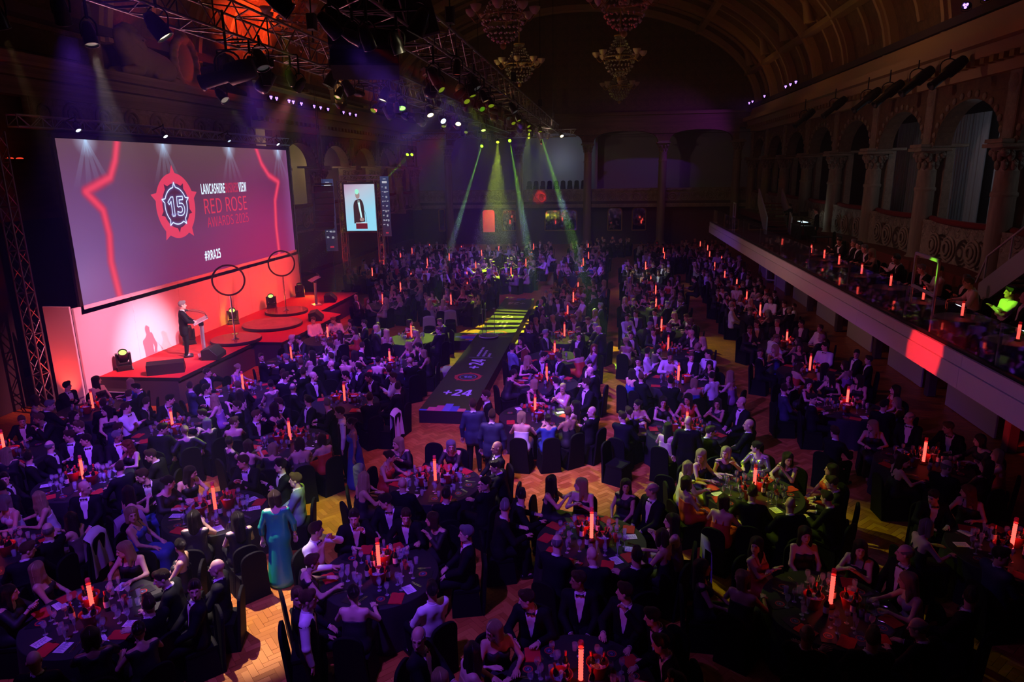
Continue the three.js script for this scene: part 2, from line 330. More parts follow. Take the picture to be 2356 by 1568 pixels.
// end walls and the outer shell
const lunette = (z, d) => { const p = []; for (let i = 0; i <= 30; i++) p.push(arcPt(PI * i / 30, -0.2)); return prism([...p, [-18, 10], [13, 10]], d).translate(0, 0, z); };
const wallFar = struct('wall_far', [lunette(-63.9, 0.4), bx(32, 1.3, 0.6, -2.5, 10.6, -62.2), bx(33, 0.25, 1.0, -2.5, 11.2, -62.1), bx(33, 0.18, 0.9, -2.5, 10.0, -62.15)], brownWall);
struct('wall_back', [bx(44, 21, 0.4, -2, 10, 6.3)], darkWall);
struct('wall_right', bx(0.4, 12, 76, 18.4, 5.8, -30), darkWall);
struct('wall_left', [bx(0.4, 12, 76, -21.8, 5.8, -30)], darkWall);
struct('roof_edge', [bx(6.5, 0.3, 76, 15.3, 11.6, -30), bx(5, 0.3, 76, -19.6, 11.6, -30)], darkWall);

// an arcade along one side: columns, arches, swagged parapet, cornice
const capLeaf = (() => { const l = []; for (let r = 0; r < 2; r++) for (let k = 0; k < 8; k++) { const a = (k + r * 0.5) / 8 * 2 * PI; l.push(sphere(0.13, Math.cos(a) * (0.3 + r * 0.07), -0.5 + r * 0.27, Math.sin(a) * (0.3 + r * 0.07), 0.8, 1.4, 0.8, 7)); } for (let k = 0; k < 4; k++) { const a = PI / 4 + k * PI / 2; l.push(sphere(0.14, Math.cos(a) * 0.46, -0.14, Math.sin(a) * 0.46, 1, 1, 1, 8)); } return join(l); })();
function column(x, y0, z, capY, parent) {
  const g = new THREE.Group(); g.name = 'column'; g.position.set(x, 0, z); parent.add(g);
  const h = capY - 0.7;
  mesh('shaft', [lathe([[0.5, y0], [0.5, y0 + 0.25], [0.42, y0 + 0.32], [0.44, y0 + 0.42], [0.36, y0 + 0.5], [0.34, h - 0.8], [0.38, h - 0.76], [0.38, h - 0.66], [0.33, h - 0.62], [0.32, h]], 20)], plaster, g);
  mesh('capital', [capLeaf.clone().translate(0, capY, 0), lathe([[0.3, h - 0.02], [0.3, capY - 0.1], [0.52, capY - 0.05], [0.52, capY]], 16)], stucco, g);
  mesh('abacus', [cbox(1.15, 0.12, 1.15, 0.03, 0, capY + 0.06, 0), cbox(0.95, 0.1, 0.95, 0.02, 0, capY + 0.17, 0)], plaster, g);
  return g;
}
function arcade(name, xw, s, zs, capY, apex, top, parapet) {
  const grp = structGroup(name);
  const segs = [];
  zs.forEach((z, k) => {
    column(xw, parapet[0] - 0.1, z, capY, grp);
    mesh('pier', [cbox(0.34, capY + 0.15 - parapet[0], 0.62, 0.03, xw + s * 0.62, (capY + 0.15 + parapet[0]) / 2, z), cbox(1.7, 0.12, 1.0, 0.02, xw + s * 0.3, capY + 0.2, z)], plaster, grp);
    mesh('pilaster', [cbox(0.16, top - capY, 0.62, 0.03, xw - s * 0.12, (top + capY) / 2 + 0.1, z), sphere(0.3, xw - s * 0.15, top - 0.4, z, 0.5, 1, 1, 8)], plaster, grp);
    if (k === zs.length - 1) return;
    const z2 = zs[k + 1], w = Math.abs(z2 - z), r = w / 2 - 0.55, sh = new THREE.Shape();
    sh.moveTo(-w / 2, capY + 0.2); sh.lineTo(-r, capY + 0.2);
    for (let i = 1; i < 20; i++) { const a = PI - PI * i / 20; sh.lineTo(Math.cos(a) * r, capY + 0.2 + Math.sin(a) * (apex - capY - 0.2)); }
    sh.lineTo(r, capY + 0.2); sh.lineTo(w / 2, capY + 0.2); sh.lineTo(w / 2, top); sh.lineTo(-w / 2, top); sh.closePath();
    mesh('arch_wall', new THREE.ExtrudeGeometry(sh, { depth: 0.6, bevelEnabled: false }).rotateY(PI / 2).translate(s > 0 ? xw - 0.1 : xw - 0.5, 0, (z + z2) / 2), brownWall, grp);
    const scal = []; for (let i = 0; i <= 14; i++) { const a = PI * i / 14; scal.push(sphere(0.12, xw - s * 0.12, capY + 0.22 + Math.sin(a) * (apex - capY - 0.05), (z + z2) / 2 + Math.cos(a) * (r + 0.12), 0.6, 1, 1, 6)); }
    mesh('arch_moulding', scal, plaster, grp);
    // bowed parapet with scrollwork
    const P = []; const n = 14;
    for (let i = 0; i <= n; i++) { const t = i / n; P.push([lerp(-w / 2 + 0.3, w / 2 - 0.3, t), -Math.sin(PI * t) * 0.35]); }
    const out = P.map(([a, b]) => [a, b]), back = P.map(([a, b]) => [a, b + 0.22]).reverse();
    const g = prism([...out, ...back], parapet[1] - parapet[0]).rotateX(PI / 2).translate(0, parapet[1], 0).rotateY(-s * PI / 2);
    { const p = g.attributes.position, u = g.attributes.uv; for (let i = 0; i < p.count; i++) u.setXY(i, p.getX(i) * 0 + (p.getZ(i)), p.getY(i)); }
    g.translate(xw + s * 0.15, 0, (z + z2) / 2);
    const par = mesh('parapet', g, stucco, grp);
    const rail = out.map(([a, b]) => [xw + s * (0.15 + b + 0.11), parapet[1] + 0.05, (z + z2) / 2 + a]);
    mesh('handrail', tube(rail, 0.11, 20, 8), redCarpet, par);
    const scroll = []; for (const m of [-1, 0, 1]) for (let q = 0; q < 3; q++) { const cz = (z + z2) / 2 + m * 1.4, b = -Math.sin(PI * (0.5 + m * 0.28)) * 0.35; scroll.push(new THREE.TorusGeometry(0.2 + q * 0.12, 0.05, 5, 14).rotateY(PI / 2).translate(xw + s * (0.12 + b), lerp(parapet[0], parapet[1], 0.52), cz + q * 0.1)); }
    mesh('scrollwork', scroll, plaster, par);
  });
  const z0 = zs[0] + 3, z1 = zs.at(-1), L = z0 - z1, zc = (z0 + z1) / 2;
  const c = mesh('cornice', [bx(0.5, 0.5, L, xw - s * 0.1, top + 0.2, zc), bx(1.0, 0.35, L, xw - s * 0.2, top + 0.62, zc), bx(1.5, 0.3, L, xw - s * 0.3, top + 0.95, zc), bx(1.1, 0.8, L, xw + s * 0.1, top + 1.4, zc)], ribM, grp);
  const dent = []; for (let z = z0 - 0.2; z > z1; z -= 0.55) dent.push(bx(0.3, 0.2, 0.25, xw - s * 0.55, top + 0.36, z));
  mesh('dentils', dent, gilt, c).userData.kind = 'stuff';
  return grp;
}
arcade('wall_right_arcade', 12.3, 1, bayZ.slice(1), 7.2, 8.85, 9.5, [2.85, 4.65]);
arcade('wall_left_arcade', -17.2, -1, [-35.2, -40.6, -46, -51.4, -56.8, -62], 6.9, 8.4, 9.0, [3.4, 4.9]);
struct('gallery_floor', [bx(5.5, 0.3, 60, 15.5, 3.4, -32), bx(4.6, 0.3, 28, -19.6, 3.7, -48.5), bx(34, 0.3, 5, -2.5, 3.75, -64.8)], darkWall);
struct('partition_left', [bx(0.3, 10, 17.5, -17.6, 5, -9), bx(4, 10, 0.3, -19.5, 5, -33.6)], darkWall);
// pleated curtains hung behind the arches
function curtain(x0, x1, y0, y1, z, ry, pos) { const p = [], n = 60; for (let i = 0; i <= n; i++) p.push([lerp(x0, x1, i / n), Math.sin(i * 1.7) * 0.06]); return prism([...p, ...p.map(([a, b]) => [a, b + 0.04]).reverse()], y1 - y0).rotateX(PI / 2).translate(0, y1, 0).rotateY(ry).translate(...pos); }
for (const [k, z] of bayZ.slice(1, 6).entries()) struct('curtain_' + (k + 1), curtain(-2.3, 2.3, 3.6, 9, 0, PI / 2, [17.2, 0, z - 2.75]), curtainM);

// far end: columns, gallery front, mirrors below
const farCols = [-14.1, -7.65, -1.62, 4.8, 11.0];
const farEnd = structGroup('wall_far_arcade');
for (const x of farCols) column(x, 0, -62, 8.7, farEnd);
for (let k = 0; k < 4; k++) {
  const a = farCols[k], b = farCols[k + 1], w = b - a, r = w / 2 - 0.5, sh = new THREE.Shape();
  sh.moveTo(-w / 2, 8.9); sh.lineTo(-r, 8.9); sh.bezierCurveTo(-r, 9.6, -r * 0.6, 9.8, 0, 9.8); sh.bezierCurveTo(r * 0.6, 9.8, r, 9.6, r, 8.9); sh.lineTo(w / 2, 8.9); sh.lineTo(w / 2, 10.1); sh.lineTo(-w / 2, 10.1); sh.closePath();
  mesh('arch_wall', new THREE.ExtrudeGeometry(sh, { depth: 0.7, bevelEnabled: false }).translate((a + b) / 2, 0, -62.35), brownWall, farEnd);
}
const farPar = mesh('parapet', [bx(32, 1.1, 0.3, -2.5, 4.25, -62.55), bx(32, 0.18, 0.5, -2.5, 4.9, -62.5), bx(32, 0.3, 0.6, -2.5, 3.52, -62.5)].map((g) => { const p = g.attributes.position, u = g.attributes.uv; for (let i = 0; i < p.count; i++) u.setXY(i, p.getX(i), p.getY(i)); return g; }), stucco, farEnd);
for (let k = 0; k < 4; k++) { const cx = (farCols[k] + farCols[k + 1]) / 2, l = []; for (const m of [-2.1, -1.05, 0, 1.05, 2.1]) { l.push(new THREE.TorusGeometry(0.33, 0.06, 5, 16).translate(cx + m, 4.25, -62.38)); l.push(new THREE.TorusGeometry(0.17, 0.05, 5, 12).translate(cx + m, 4.25, -62.36)); } mesh('scrollwork', l, plaster, farPar); }
{
  const sh = new THREE.Shape([[-18, 0], [13, 0], [13, 3.75], [-18, 3.75]].map(([x, y]) => new THREE.Vector2(x, y)));
  for (const [x0, x1] of [[-11.35, -10.2]]) { const h = new THREE.Path(); h.moveTo(x0, 1.1); h.lineTo(x1, 1.1); h.lineTo(x1, 2.85); h.quadraticCurveTo(x1, 3.15, x1 - 0.3, 3.15); h.lineTo(x0 + 0.3, 3.15); h.quadraticCurveTo(x0, 3.15, x0, 2.85); h.closePath(); sh.holes.push(h); }
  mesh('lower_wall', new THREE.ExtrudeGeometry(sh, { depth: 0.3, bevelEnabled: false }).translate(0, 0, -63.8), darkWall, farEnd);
  mesh('lobby_wall', [bx(4.6, 4, 0.2, -9.8, 1.8, -66.6), bx(0.2, 4, 2.8, -12, 1.8, -65.2), bx(0.2, 4, 2.8, -9.6, 1.8, -65.2)], M([0.6, 0.5, 0.45], 0.8), farEnd);
  mesh('gallery_wall', [bx(34, 6.5, 0.3, -2.5, 7, -67.2), bx(34, 0.2, 4.6, -2.5, 10.3, -65)], M([0.3, 0.3, 0.32], 0.9), farEnd);
  for (const x of [-8.2, -0.9]) mesh('gallery_partition', bx(0.2, 6.4, 3.6, x, 7, -65.3), M([0.3, 0.3, 0.32], 0.9), farEnd);
}
const mirrorM = M([0.75, 0.75, 0.78], 0.04, { metalness: 1 });
function wallMirror(x, w, h, label, group) {
  const o = thing('wall_mirror', label, 'mirror', [x, 1.25, -63.5], 0, group), r = Math.min(0.35, w / 3), s = new THREE.Shape();
  s.moveTo(-w / 2, 0); s.lineTo(w / 2, 0); s.lineTo(w / 2, h - r); s.quadraticCurveTo(w / 2, h, w / 2 - r, h); s.lineTo(-w / 2 + r, h); s.quadraticCurveTo(-w / 2, h, -w / 2, h - r); s.closePath();
  mesh('glass', new THREE.ExtrudeGeometry(s, { depth: 0.03, bevelEnabled: false }).translate(0, 0, 0.04), mirrorM, o);
  const pts = s.getSpacedPoints(40).map((p) => [p.x, p.y, 0.05]); mesh('frame', tube(pts.slice(0, -1), 0.06, 60, 6, true), gilt, o);
  return o;
}
wallMirror(-15.2, 0.55, 2.0, 'narrow arched mirror at the stage end of the far wall');
wallMirror(-4.05, 2.9, 1.85, 'wide arched mirror on the far wall under the red projected emblem');
wallMirror(-8.82, 1.25, 1.9, 'arched mirror on the far wall beside the red-lit doorway'); wallMirror(0.85, 1.25, 2.0, 'arched mirror on the far wall, first beyond the wide one');
wallMirror(3.0, 1.2, 2.0, 'arched mirror on the far wall, second beyond the wide one');

// upper part of the wall behind the stage: cornice, frieze, pediment group
const leftUp = structGroup('wall_left_upper');
mesh('upper_wall', [bx(0.4, 9, 20, -18.2, 14, -24), bx(0.4, 4, 20, -17.9, 7.5, -24)], brownWall, leftUp);
mesh('cornice', [bx(0.7, 0.35, 30, -17.3, 9.85, -29), bx(1.2, 0.3, 30, -17.2, 10.1, -29), bx(0.5, 0.5, 30, -17.4, 9.4, -29)], plaster, leftUp);
mesh('frieze', [bx(0.2, 0.95, 13, -17.35, 8.7, -26)].map((g) => { const p = g.attributes.position, u = g.attributes.uv; for (let i = 0; i < p.count; i++) u.setXY(i, p.getZ(i), p.getY(i)); return g; }), stucco, leftUp);
for (let k = 0; k < 8; k++) mesh('frieze_scroll', [new THREE.TorusGeometry(0.34, 0.07, 6, 18).rotateY(PI / 2).translate(-17.2, 8.7, -21.2 - k * 1.45), new THREE.TorusGeometry(0.17, 0.06, 6, 14).rotateY(PI / 2).translate(-17.2, 8.7, -21.2 - k * 1.45)], plaster, leftUp);
for (const z of [-20, -32.8]) mesh('frieze_panel', [cbox(0.25, 1.0, 0.9, 0.04, -17.3, 8.7, z), new THREE.TorusGeometry(0.25, 0.05, 5, 14).rotateY(PI / 2).translate(-17.15, 8.7, z)], plaster, leftUp);
mesh('wall_panel', [bx(0.15, 3.2, 5, -17.95, 12.2, -20.5), bx(0.15, 3.2, 4, -17.95, 12.2, -31.5)], M([0.16, 0.11, 0.05], 0.8, { map: stainTex }), leftUp);
for (const z of [-17.6, -23.2, -29.2, -33.8]) mesh('pilaster', [cbox(0.5, 5.5, 0.7, 0.04, -17.8, 12.8, z), cbox(0.7, 0.4, 0.95, 0.04, -17.75, 15.4, z)], plaster, leftUp);
{ // two reclining lions and the cartouche between them
  for (const [z, s] of [[-25.1, 1], [-30.2, -1]]) {
    const f = new Field([-0.8, -0.1, -1.8], [0.8, 1.8, 1.8], 0.07);
    f.cap([0, 0.45, -1.0], [0, 0.6, 0.5], 0.42, 0.5, 0.15).ell([0, 1.05, 0.85], [0.42, 0.5, 0.45], 0.1).ell([0.05, 1.15, 1.2], [0.22, 0.24, 0.25], 0.06).cap([0.25, 0.2, 0.6], [0.3, 0.12, 1.5], 0.17, 0.12, 0.08).cap([-0.25, 0.2, 0.6], [-0.2, 0.12, 1.5], 0.17, 0.12, 0.08).cap([0.3, 0.35, -0.9], [0.4, 0.15, -0.2], 0.32, 0.15, 0.1).cap([0, 0.4, -1.2], [0.3, 0.2, -1.6], 0.08, 0.06, 0.06);
    for (let k = 0; k < 26; k++) { const a = rr(0, 6.28), b = rr(-0.6, 1.2); f.cap([Math.cos(a) * 0.38, 1.05 + Math.sin(a) * 0.45, 0.75 + b * 0.2], [Math.cos(a) * 0.5, 0.95 + Math.sin(a) * 0.5, 0.45 + b * 0.2], 0.09, 0.03, 0.05); }
    mesh('lion', f.skin().scale(1, 1.15, s * 1.05).translate(-17.1, 10.25, z), plaster, leftUp);
  }
  const f = new Field([-0.5, 0, -1.2], [0.5, 2.6, 1.2], 0.06);
  f.ell([0, 0.95, 0], [0.25, 0.8, 0.6], 0.05); for (let k = 0; k < 22; k++) { const a = k / 22 * 2 * PI; f.ell([0.1, 0.95 + Math.sin(a) * 0.95, Math.cos(a) * 0.75], [0.18, 0.17, 0.17], 0.08); }
  f.cap([0, 1.9, 0], [0, 2.4, 0], 0.25, 0.12, 0.1).cap([0, 0.1, -0.9], [0, 0.15, 0.9], 0.18, 0.18, 0.1);
  mesh('cartouche', f.skin().translate(-17.1, 10.2, -27.6), plaster, leftUp);
}
{ // arched window with glazing bars high on the stage side, lit from below
  const l = []; for (let k = 0; k < 9; k++) l.push(bx(0.08, 3.4, 0.07, -17.3, 14.7, -31.6 - k * 0.36)); for (let k = 0; k < 8; k++) l.push(bx(0.08, 0.07, 3.1, -17.3, 13.1 + k * 0.46, -33.1));
  mesh('window_lattice', l, plaster, leftUp);
  mesh('window_surround', [bx(0.4, 4, 0.5, -17.2, 14.8, -35.2), bx(0.4, 4, 0.5, -17.2, 14.8, -31), bx(0.3, 4.4, 3, -17.6, 14.8, -37.2), new THREE.TorusGeometry(1.9, 0.25, 8, 20, PI).rotateY(PI / 2).translate(-17.2, 16.3, -33.1)], plaster, leftUp);
}
mesh('gallery_back', bx(0.1, 6.5, 28, -21.4, 7, -48.5), M([0.55, 0.46, 0.32], 0.85), leftUp);
mesh('gallery_riser', bx(9, 0.9, 1.6, -4.5, 4.35, -64.2), darkWall, farEnd);
// ---------------------------------------------------------------- stage
const carpetTex = canvasTex(256, 256, (g, w, h) => { const d = g.createImageData(w, h); for (let i = 0; i < w * h; i++) { const q = 225 + rnd() * 30; d.data[i * 4] = q; d.data[i * 4 + 1] = q; d.data[i * 4 + 2] = q; d.data[i * 4 + 3] = 255; } g.putImageData(d, 0, 0); });
const stageRed = M([0.55, 0.03, 0.03], 0.9, { map: carpetTex });
const stage = structGroup('stage_floor');
{
  const out = [[-15.12, -17.95], [-12.56, -18.05], [-12.46, -22.43], [-11.43, -22.44], [-11.14, -27.4], [-12.3, -27.95], [-12.3, -32.6], [-15.12, -32.6]];
  const sh = out.map(([x, z]) => [x, -z]);
  mesh('deck', prism(sh, 0.1).rotateX(-PI / 2).translate(0, 0.79, 0), black, stage);
  mesh('carpet', prism(sh, 0.012).rotateX(-PI / 2).translate(0, 0.89, 0), stageRed, stage);
  const inset = sh.map(([x, y], i) => [x === -15.12 ? x : x - 0.06, y]);
  mesh('valance', prism(inset, 0.79).rotateX(-PI / 2), M([0.05, 0.035, 0.03], 0.9), stage);
  const nose = M([0.8, 0.8, 0.8], 0.5);
  for (const [k, y] of [[0, 0.6], [1, 0.3]]) { const z = -17.6 + k * 0.38; mesh('step', [cbox(1.35, y, 0.36, 0.01, -14.3, y / 2, z)], black, stage); mesh('step_nosing', [bx(1.35, 0.015, 0.02, -14.3, y + 0.008, z + 0.175), bx(0.02, 0.015, 0.36, -13.63, y + 0.008, z)], nose, stage); }
}
// white set wall under the screen and the return flat at its near end
const setWhite = M([0.8, 0.78, 0.78], 0.7);
const setWall = structGroup('wall_stage_set');
for (let k = 0; k < 6; k++) mesh('set_panel', cbox(0.08, 3.08, 2.475, 0.008, -15.19, 1.55, -17.45 - 1.24 - k * 2.48), setWhite, setWall);
mesh('return_flat', cbox(0.85, 3.15, 0.06, 0.006, -15.66, 1.58, -17.42), setWhite, setWall);
// the projection screen
const SZ0 = -17.87, SZ1 = -32.2, SY0 = 2.98, SY1 = 7.84, SW = SZ0 - SZ1, SH = SY1 - SY0;
const screenTex = canvasTex(2048, 695, (g, w, h) => {
  const X = (u) => u * w, Y = (v) => (1 - v) * h;
  const bg = g.createLinearGradient(0, 0, 0, h); bg.addColorStop(0, '#5a3f44'); bg.addColorStop(0.3, '#563048'); bg.addColorStop(0.65, '#64305a'); bg.addColorStop(1, '#6b2455'); g.fillStyle = bg; g.fillRect(0, 0, w, h);
  let r = g.createRadialGradient(0, h * 0.85, 0, 0, h * 0.85, w * 0.33); r.addColorStop(0, 'rgba(125,95,150,.95)'); r.addColorStop(0.6, 'rgba(110,75,130,.55)'); r.addColorStop(1, 'rgba(110,70,120,0)'); g.fillStyle = r; g.fillRect(0, 0, w, h);
  r = g.createRadialGradient(w * 0.85, h, 0, w * 0.85, h, w * 0.4); r.addColorStop(0, 'rgba(150,18,80,.6)'); r.addColorStop(1, 'rgba(150,18,80,0)'); g.fillStyle = r; g.fillRect(0, 0, w, h);
  r = g.createLinearGradient(w * 0.93, 0, w, 0); r.addColorStop(0, 'rgba(120,70,130,0)'); r.addColorStop(1, 'rgba(130,80,150,.5)'); g.fillStyle = r; g.fillRect(0, 0, w, h);
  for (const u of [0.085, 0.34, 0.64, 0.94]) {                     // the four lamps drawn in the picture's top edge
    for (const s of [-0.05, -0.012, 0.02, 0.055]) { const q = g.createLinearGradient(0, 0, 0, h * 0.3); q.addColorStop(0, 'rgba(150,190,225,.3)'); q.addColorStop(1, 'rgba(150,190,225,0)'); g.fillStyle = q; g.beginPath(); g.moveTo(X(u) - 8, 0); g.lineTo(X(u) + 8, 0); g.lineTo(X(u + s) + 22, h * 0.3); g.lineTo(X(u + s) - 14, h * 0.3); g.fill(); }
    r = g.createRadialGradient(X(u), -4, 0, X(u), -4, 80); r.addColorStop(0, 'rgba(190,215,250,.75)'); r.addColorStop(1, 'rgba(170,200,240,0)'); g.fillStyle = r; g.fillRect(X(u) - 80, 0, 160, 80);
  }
  const neon = (pts) => { g.lineJoin = 'round'; for (const [lw, c] of [[58, 'rgba(205,45,70,.22)'], [46, 'rgba(205,45,70,.3)'], [34, 'rgba(212,50,72,.5)'], [20, '#d8405a']]) { g.lineWidth = lw; g.strokeStyle = c; g.beginPath(); pts.forEach(([u, v], i) => i ? g.lineTo(X(u), Y(v)) : g.moveTo(X(u), Y(v))); g.stroke(); } };
  g.filter = 'blur(5px)'; neon([[0.183, 1.02], [0.165, 0.88], [0.142, 0.775], [0.062, 0.693], [0.105, 0.575], [0.112, 0.42], [0.104, 0.25], [0.116, -0.02]]); neon([[0.795, 1.02], [0.822, 0.87], [0.862, 0.765], [0.924, 0.7], [0.888, 0.53], [0.878, 0.29], [0.882, -0.02]]); g.filter = 'none';
  const cx = X(0.362), cy = Y(0.562), thorn = (R, r2, n, off, tip) => { g.beginPath(); for (let i = 0; i <= 360; i++) { const a = i / 180 * PI; let R1 = R; for (let k = 0; k < n; k++) { let d = Math.abs(((a - off - k * 2 * PI / n + 5 * PI) % (2 * PI)) - PI); if (d < 0.13) R1 = Math.max(R1, R + tip * (1 - d / 0.13) ** 1.3); } g[i ? 'lineTo' : 'moveTo'](cx + Math.sin(a) * R1, cy - Math.cos(a) * R1); } g.closePath(); };
  g.fillStyle = '#cf3a58'; thorn(163, 0, 5, 0, 40); g.fill();
  g.fillStyle = '#4a2340'; thorn(112, 0, 5, PI / 5, 24); g.fill();
  g.strokeStyle = '#d5e4ff'; g.shadowColor = '#6f9dff'; g.shadowBlur = 14; g.lineWidth = 6; thorn(92, 0, 5, 0, 24); g.stroke();
  g.lineWidth = 5; g.font = 'bold 132px sans-serif'; g.textAlign = 'center'; g.textBaseline = 'middle'; g.strokeText('15', cx, cy + 4); g.lineWidth = 2; g.shadowBlur = 0;
  g.font = '14px sans-serif'; g.fillStyle = '#8f8fd0'; g.fillText('YEARS ON', cx - 22, cy + 42);
  const fit = (t, u0, u1, v0, v1, font, col) => { g.save(); g.font = font; g.textAlign = 'left'; g.textBaseline = 'alphabetic'; const m = g.measureText(t); g.translate(X(u0), Y(v0)); g.scale((X(u1) - X(u0)) / m.width, (Y(v0) - Y(v1)) / (m.actualBoundingBoxAscent || 70)); g.fillStyle = col; g.fillText(t, 0, 0); g.restore(); };
  const B = 'bold 100px sans-serif', R = '100px sans-serif';
  fit('LANCASHIRE', 0.476, 0.596, 0.632, 0.712, B, '#d8efff'); fit('BUSINESS', 0.597, 0.668, 0.632, 0.712, B, '#b02a48'); fit('VIEW', 0.669, 0.714, 0.632, 0.712, B, '#d8efff');
  fit('RED ROSE', 0.478, 0.71, 0.478, 0.598, R, '#c7324e'); fit('AWARDS 2025', 0.488, 0.71, 0.372, 0.452, R, '#b92a4c'); fit('#RRA25', 0.456, 0.536, 0.118, 0.196, B, '#d8efff');
});
{
  const t = thing('projection_screen', 'huge wide screen above the stage showing a red rose awards title', 'screen');
  const face = new THREE.PlaneGeometry(SW, SH).rotateY(PI / 2).translate(-15.22, (SY0 + SY1) / 2, (SZ0 + SZ1) / 2);
  const fm = M([0.02, 0.02, 0.02], 0.9); fm.emissive.setRGB(1, 1, 1); fm.emissiveMap = screenTex; fm.emissiveIntensity = 1.25;
  mesh('picture', face, fm, t);
  mesh('screen_back', bx(0.06, SH + 0.1, SW + 0.1, -15.27, (SY0 + SY1) / 2, (SZ0 + SZ1) / 2), black, t);
  mesh('frame', [cbox(0.1, 0.13, SW + 0.3, 0.01, -15.2, SY0 - 0.06, (SZ0 + SZ1) / 2), cbox(0.1, 0.13, SW + 0.3, 0.01, -15.2, SY1 + 0.06, (SZ0 + SZ1) / 2), cbox(0.1, SH, 0.13, 0.01, -15.2, (SY0 + SY1) / 2, SZ0 + 0.07), cbox(0.1, SH, 0.13, 0.01, -15.2, (SY0 + SY1) / 2, SZ1 - 0.07)], black, t);
  const l = new THREE.RectAreaLight(new THREE.Color(1, 0.45, 0.75), 0.12, SW, SH); l.position.set(-15.1, (SY0 + SY1) / 2, (SZ0 + SZ1) / 2); l.lookAt(0, 4, l.position.z); l.name = 'screen_glow'; scene.add(l);
}
// box truss between two points: four chords and zigzag braces
function truss(o, a, b, w, h, step, m) {
  const A = V(...a), B = V(...b), d = B.clone().sub(A), L = d.length(); d.normalize();
  const up = Math.abs(d.y) > 0.9 ? V(1, 0, 0) : V(0, 1, 0), s = d.clone().cross(up).normalize(), u = s.clone().cross(d);
  const P = (t, i, j) => A.clone().addScaledVector(d, t).addScaledVector(s, i * w / 2).addScaledVector(u, j * h / 2), br = [];
  for (const [i, j] of [[-1, -1], [1, -1], [1, 1], [-1, 1]]) mesh('chord', rod(P(0, i, j), P(L, i, j), 0.028, 8), m, o);
  for (let t = 0, k = 0; t < L - 0.01; t += step, k++) {
    const e = Math.min(L, t + step), x = k & 1 ? 1 : -1;
    for (const [p, q, r, v] of [[-1, -1, 1, -1], [1, -1, 1, 1], [1, 1, -1, 1], [-1, 1, -1, -1]]) { br.push(rod(P(t, x > 0 ? p : r, x > 0 ? q : v), P(e, x > 0 ? r : p, x > 0 ? v : q), 0.016, 5)); if (k % 3 === 0) br.push(rod(P(t, p, q), P(t, r, v), 0.016, 5)); }
  }
  mesh('braces', br, m, o).userData.kind = 'stuff';
}
const alu = M([0.45, 0.45, 0.47], 0.35, { metalness: 0.9 });
{
  const t = thing('truss_tower', 'upright box truss at the near end of the wide stage screen', 'truss'); truss(t, [-16.35, 0, -17.2], [-16.35, 8.0, -17.2], 0.3, 0.3, 0.4, alu); mesh('base_plate', cbox(0.6, 0.04, 0.6, 0.008, -16.35, 0.02, -17.2), black, t);
  const u = thing('truss_header', 'horizontal box truss above the wide stage screen', 'truss'); truss(u, [-15.5, 8.25, -16.9], [-15.5, 8.25, -32.9], 0.3, 0.3, 0.4, alu);
  const w = thing('truss_tower', 'upright box truss at the far end of the wide stage screen', 'truss'); truss(w, [-15.65, 0, -33.0], [-15.65, 8.05, -33.0], 0.3, 0.3, 0.4, alu); mesh('base_plate', cbox(0.6, 0.04, 0.6, 0.008, -15.65, 0.02, -33), black, w);
}
// small lamps clipped over the screen
function lampBody(o, dirv, r, len, lensColor, bodyM = blackGloss) {   // a can that points along dirv, with its glowing lens
  const d = V(...dirv).normalize(), q = new THREE.Quaternion().setFromUnitVectors(V(0, -1, 0), d);
  const A = (g) => g.applyQuaternion(q);
  mesh('housing', A(lathe([[0.001, len * 0.62], [r * 0.55, len * 0.6], [r * 0.75, len * 0.45], [r, len * 0.1], [r, -len * 0.36], [r * 1.06, -len * 0.36], [r * 1.06, -len * 0.4], [r * 0.94, -len * 0.4], [r * 0.92, -len * 0.3]], 18)), bodyM, o);
  mesh('lens', A(lathe([[0.001, -len * 0.33], [r * 0.6, -len * 0.325], [r * 0.93, -len * 0.3]], 18)), M([0.02, 0.02, 0.02], 0.3, { glowColor: lensColor }), o);
  mesh('yoke', [tube([[-r * 1.25, 0, 0], [-r * 1.25, len * 0.5, 0], [0, len * 0.8, 0], [r * 1.25, len * 0.5, 0], [r * 1.25, 0, 0]], 0.014, 16, 5), rod([0, len * 0.8, 0], [0, len * 0.8 + 0.16, 0], 0.025, 6)], black, o);
}
for (const [k, z, bright] of [['near end', -18.5, 1], ['near middle', -22.5, 2.5], ['far middle', -26.6, 0.3], ['far end', -30.8, 2.5]]) {
  const o = thing('screen_lamp', `small black lamp clipped over the wide screen at its ${k}`, 'lamp', [-14.95, 8.12, z], 0, 'lamps over the wide screen'); lampBody(o, [0.6, -0.75, 0.2], 0.08, 0.24, [2.2 * bright, 2.6 * bright, 3.2 * bright]); mesh('clamp', [rod([0, 0.3, 0], [-0.42, 0.16, 0], 0.02, 6)], black, o);
}
for (const [z, w] of [[-18.6, 'near'], [-18.95, 'far']]) { const o = thing('wall_light', `small red wall lamp left of the screen, the ${w}er of two`, 'lamp', [-17.35, 7.3, z]); mesh('shade', lathe([[0.06, -0.1], [0.13, 0], [0.13, 0.02], [0.05, -0.08]], 14), black, o); mesh('bulb', sphere(0.07, 0, 0.03, 0, 1.4, 0.5, 1.4), M([0.1, 0, 0], 0.4, { glowColor: [0.9, 0.05, 0.02] }), o); mesh('bracket', bx(0.15, 0.04, 0.04, -0.1, -0.05, 0), black, o); }

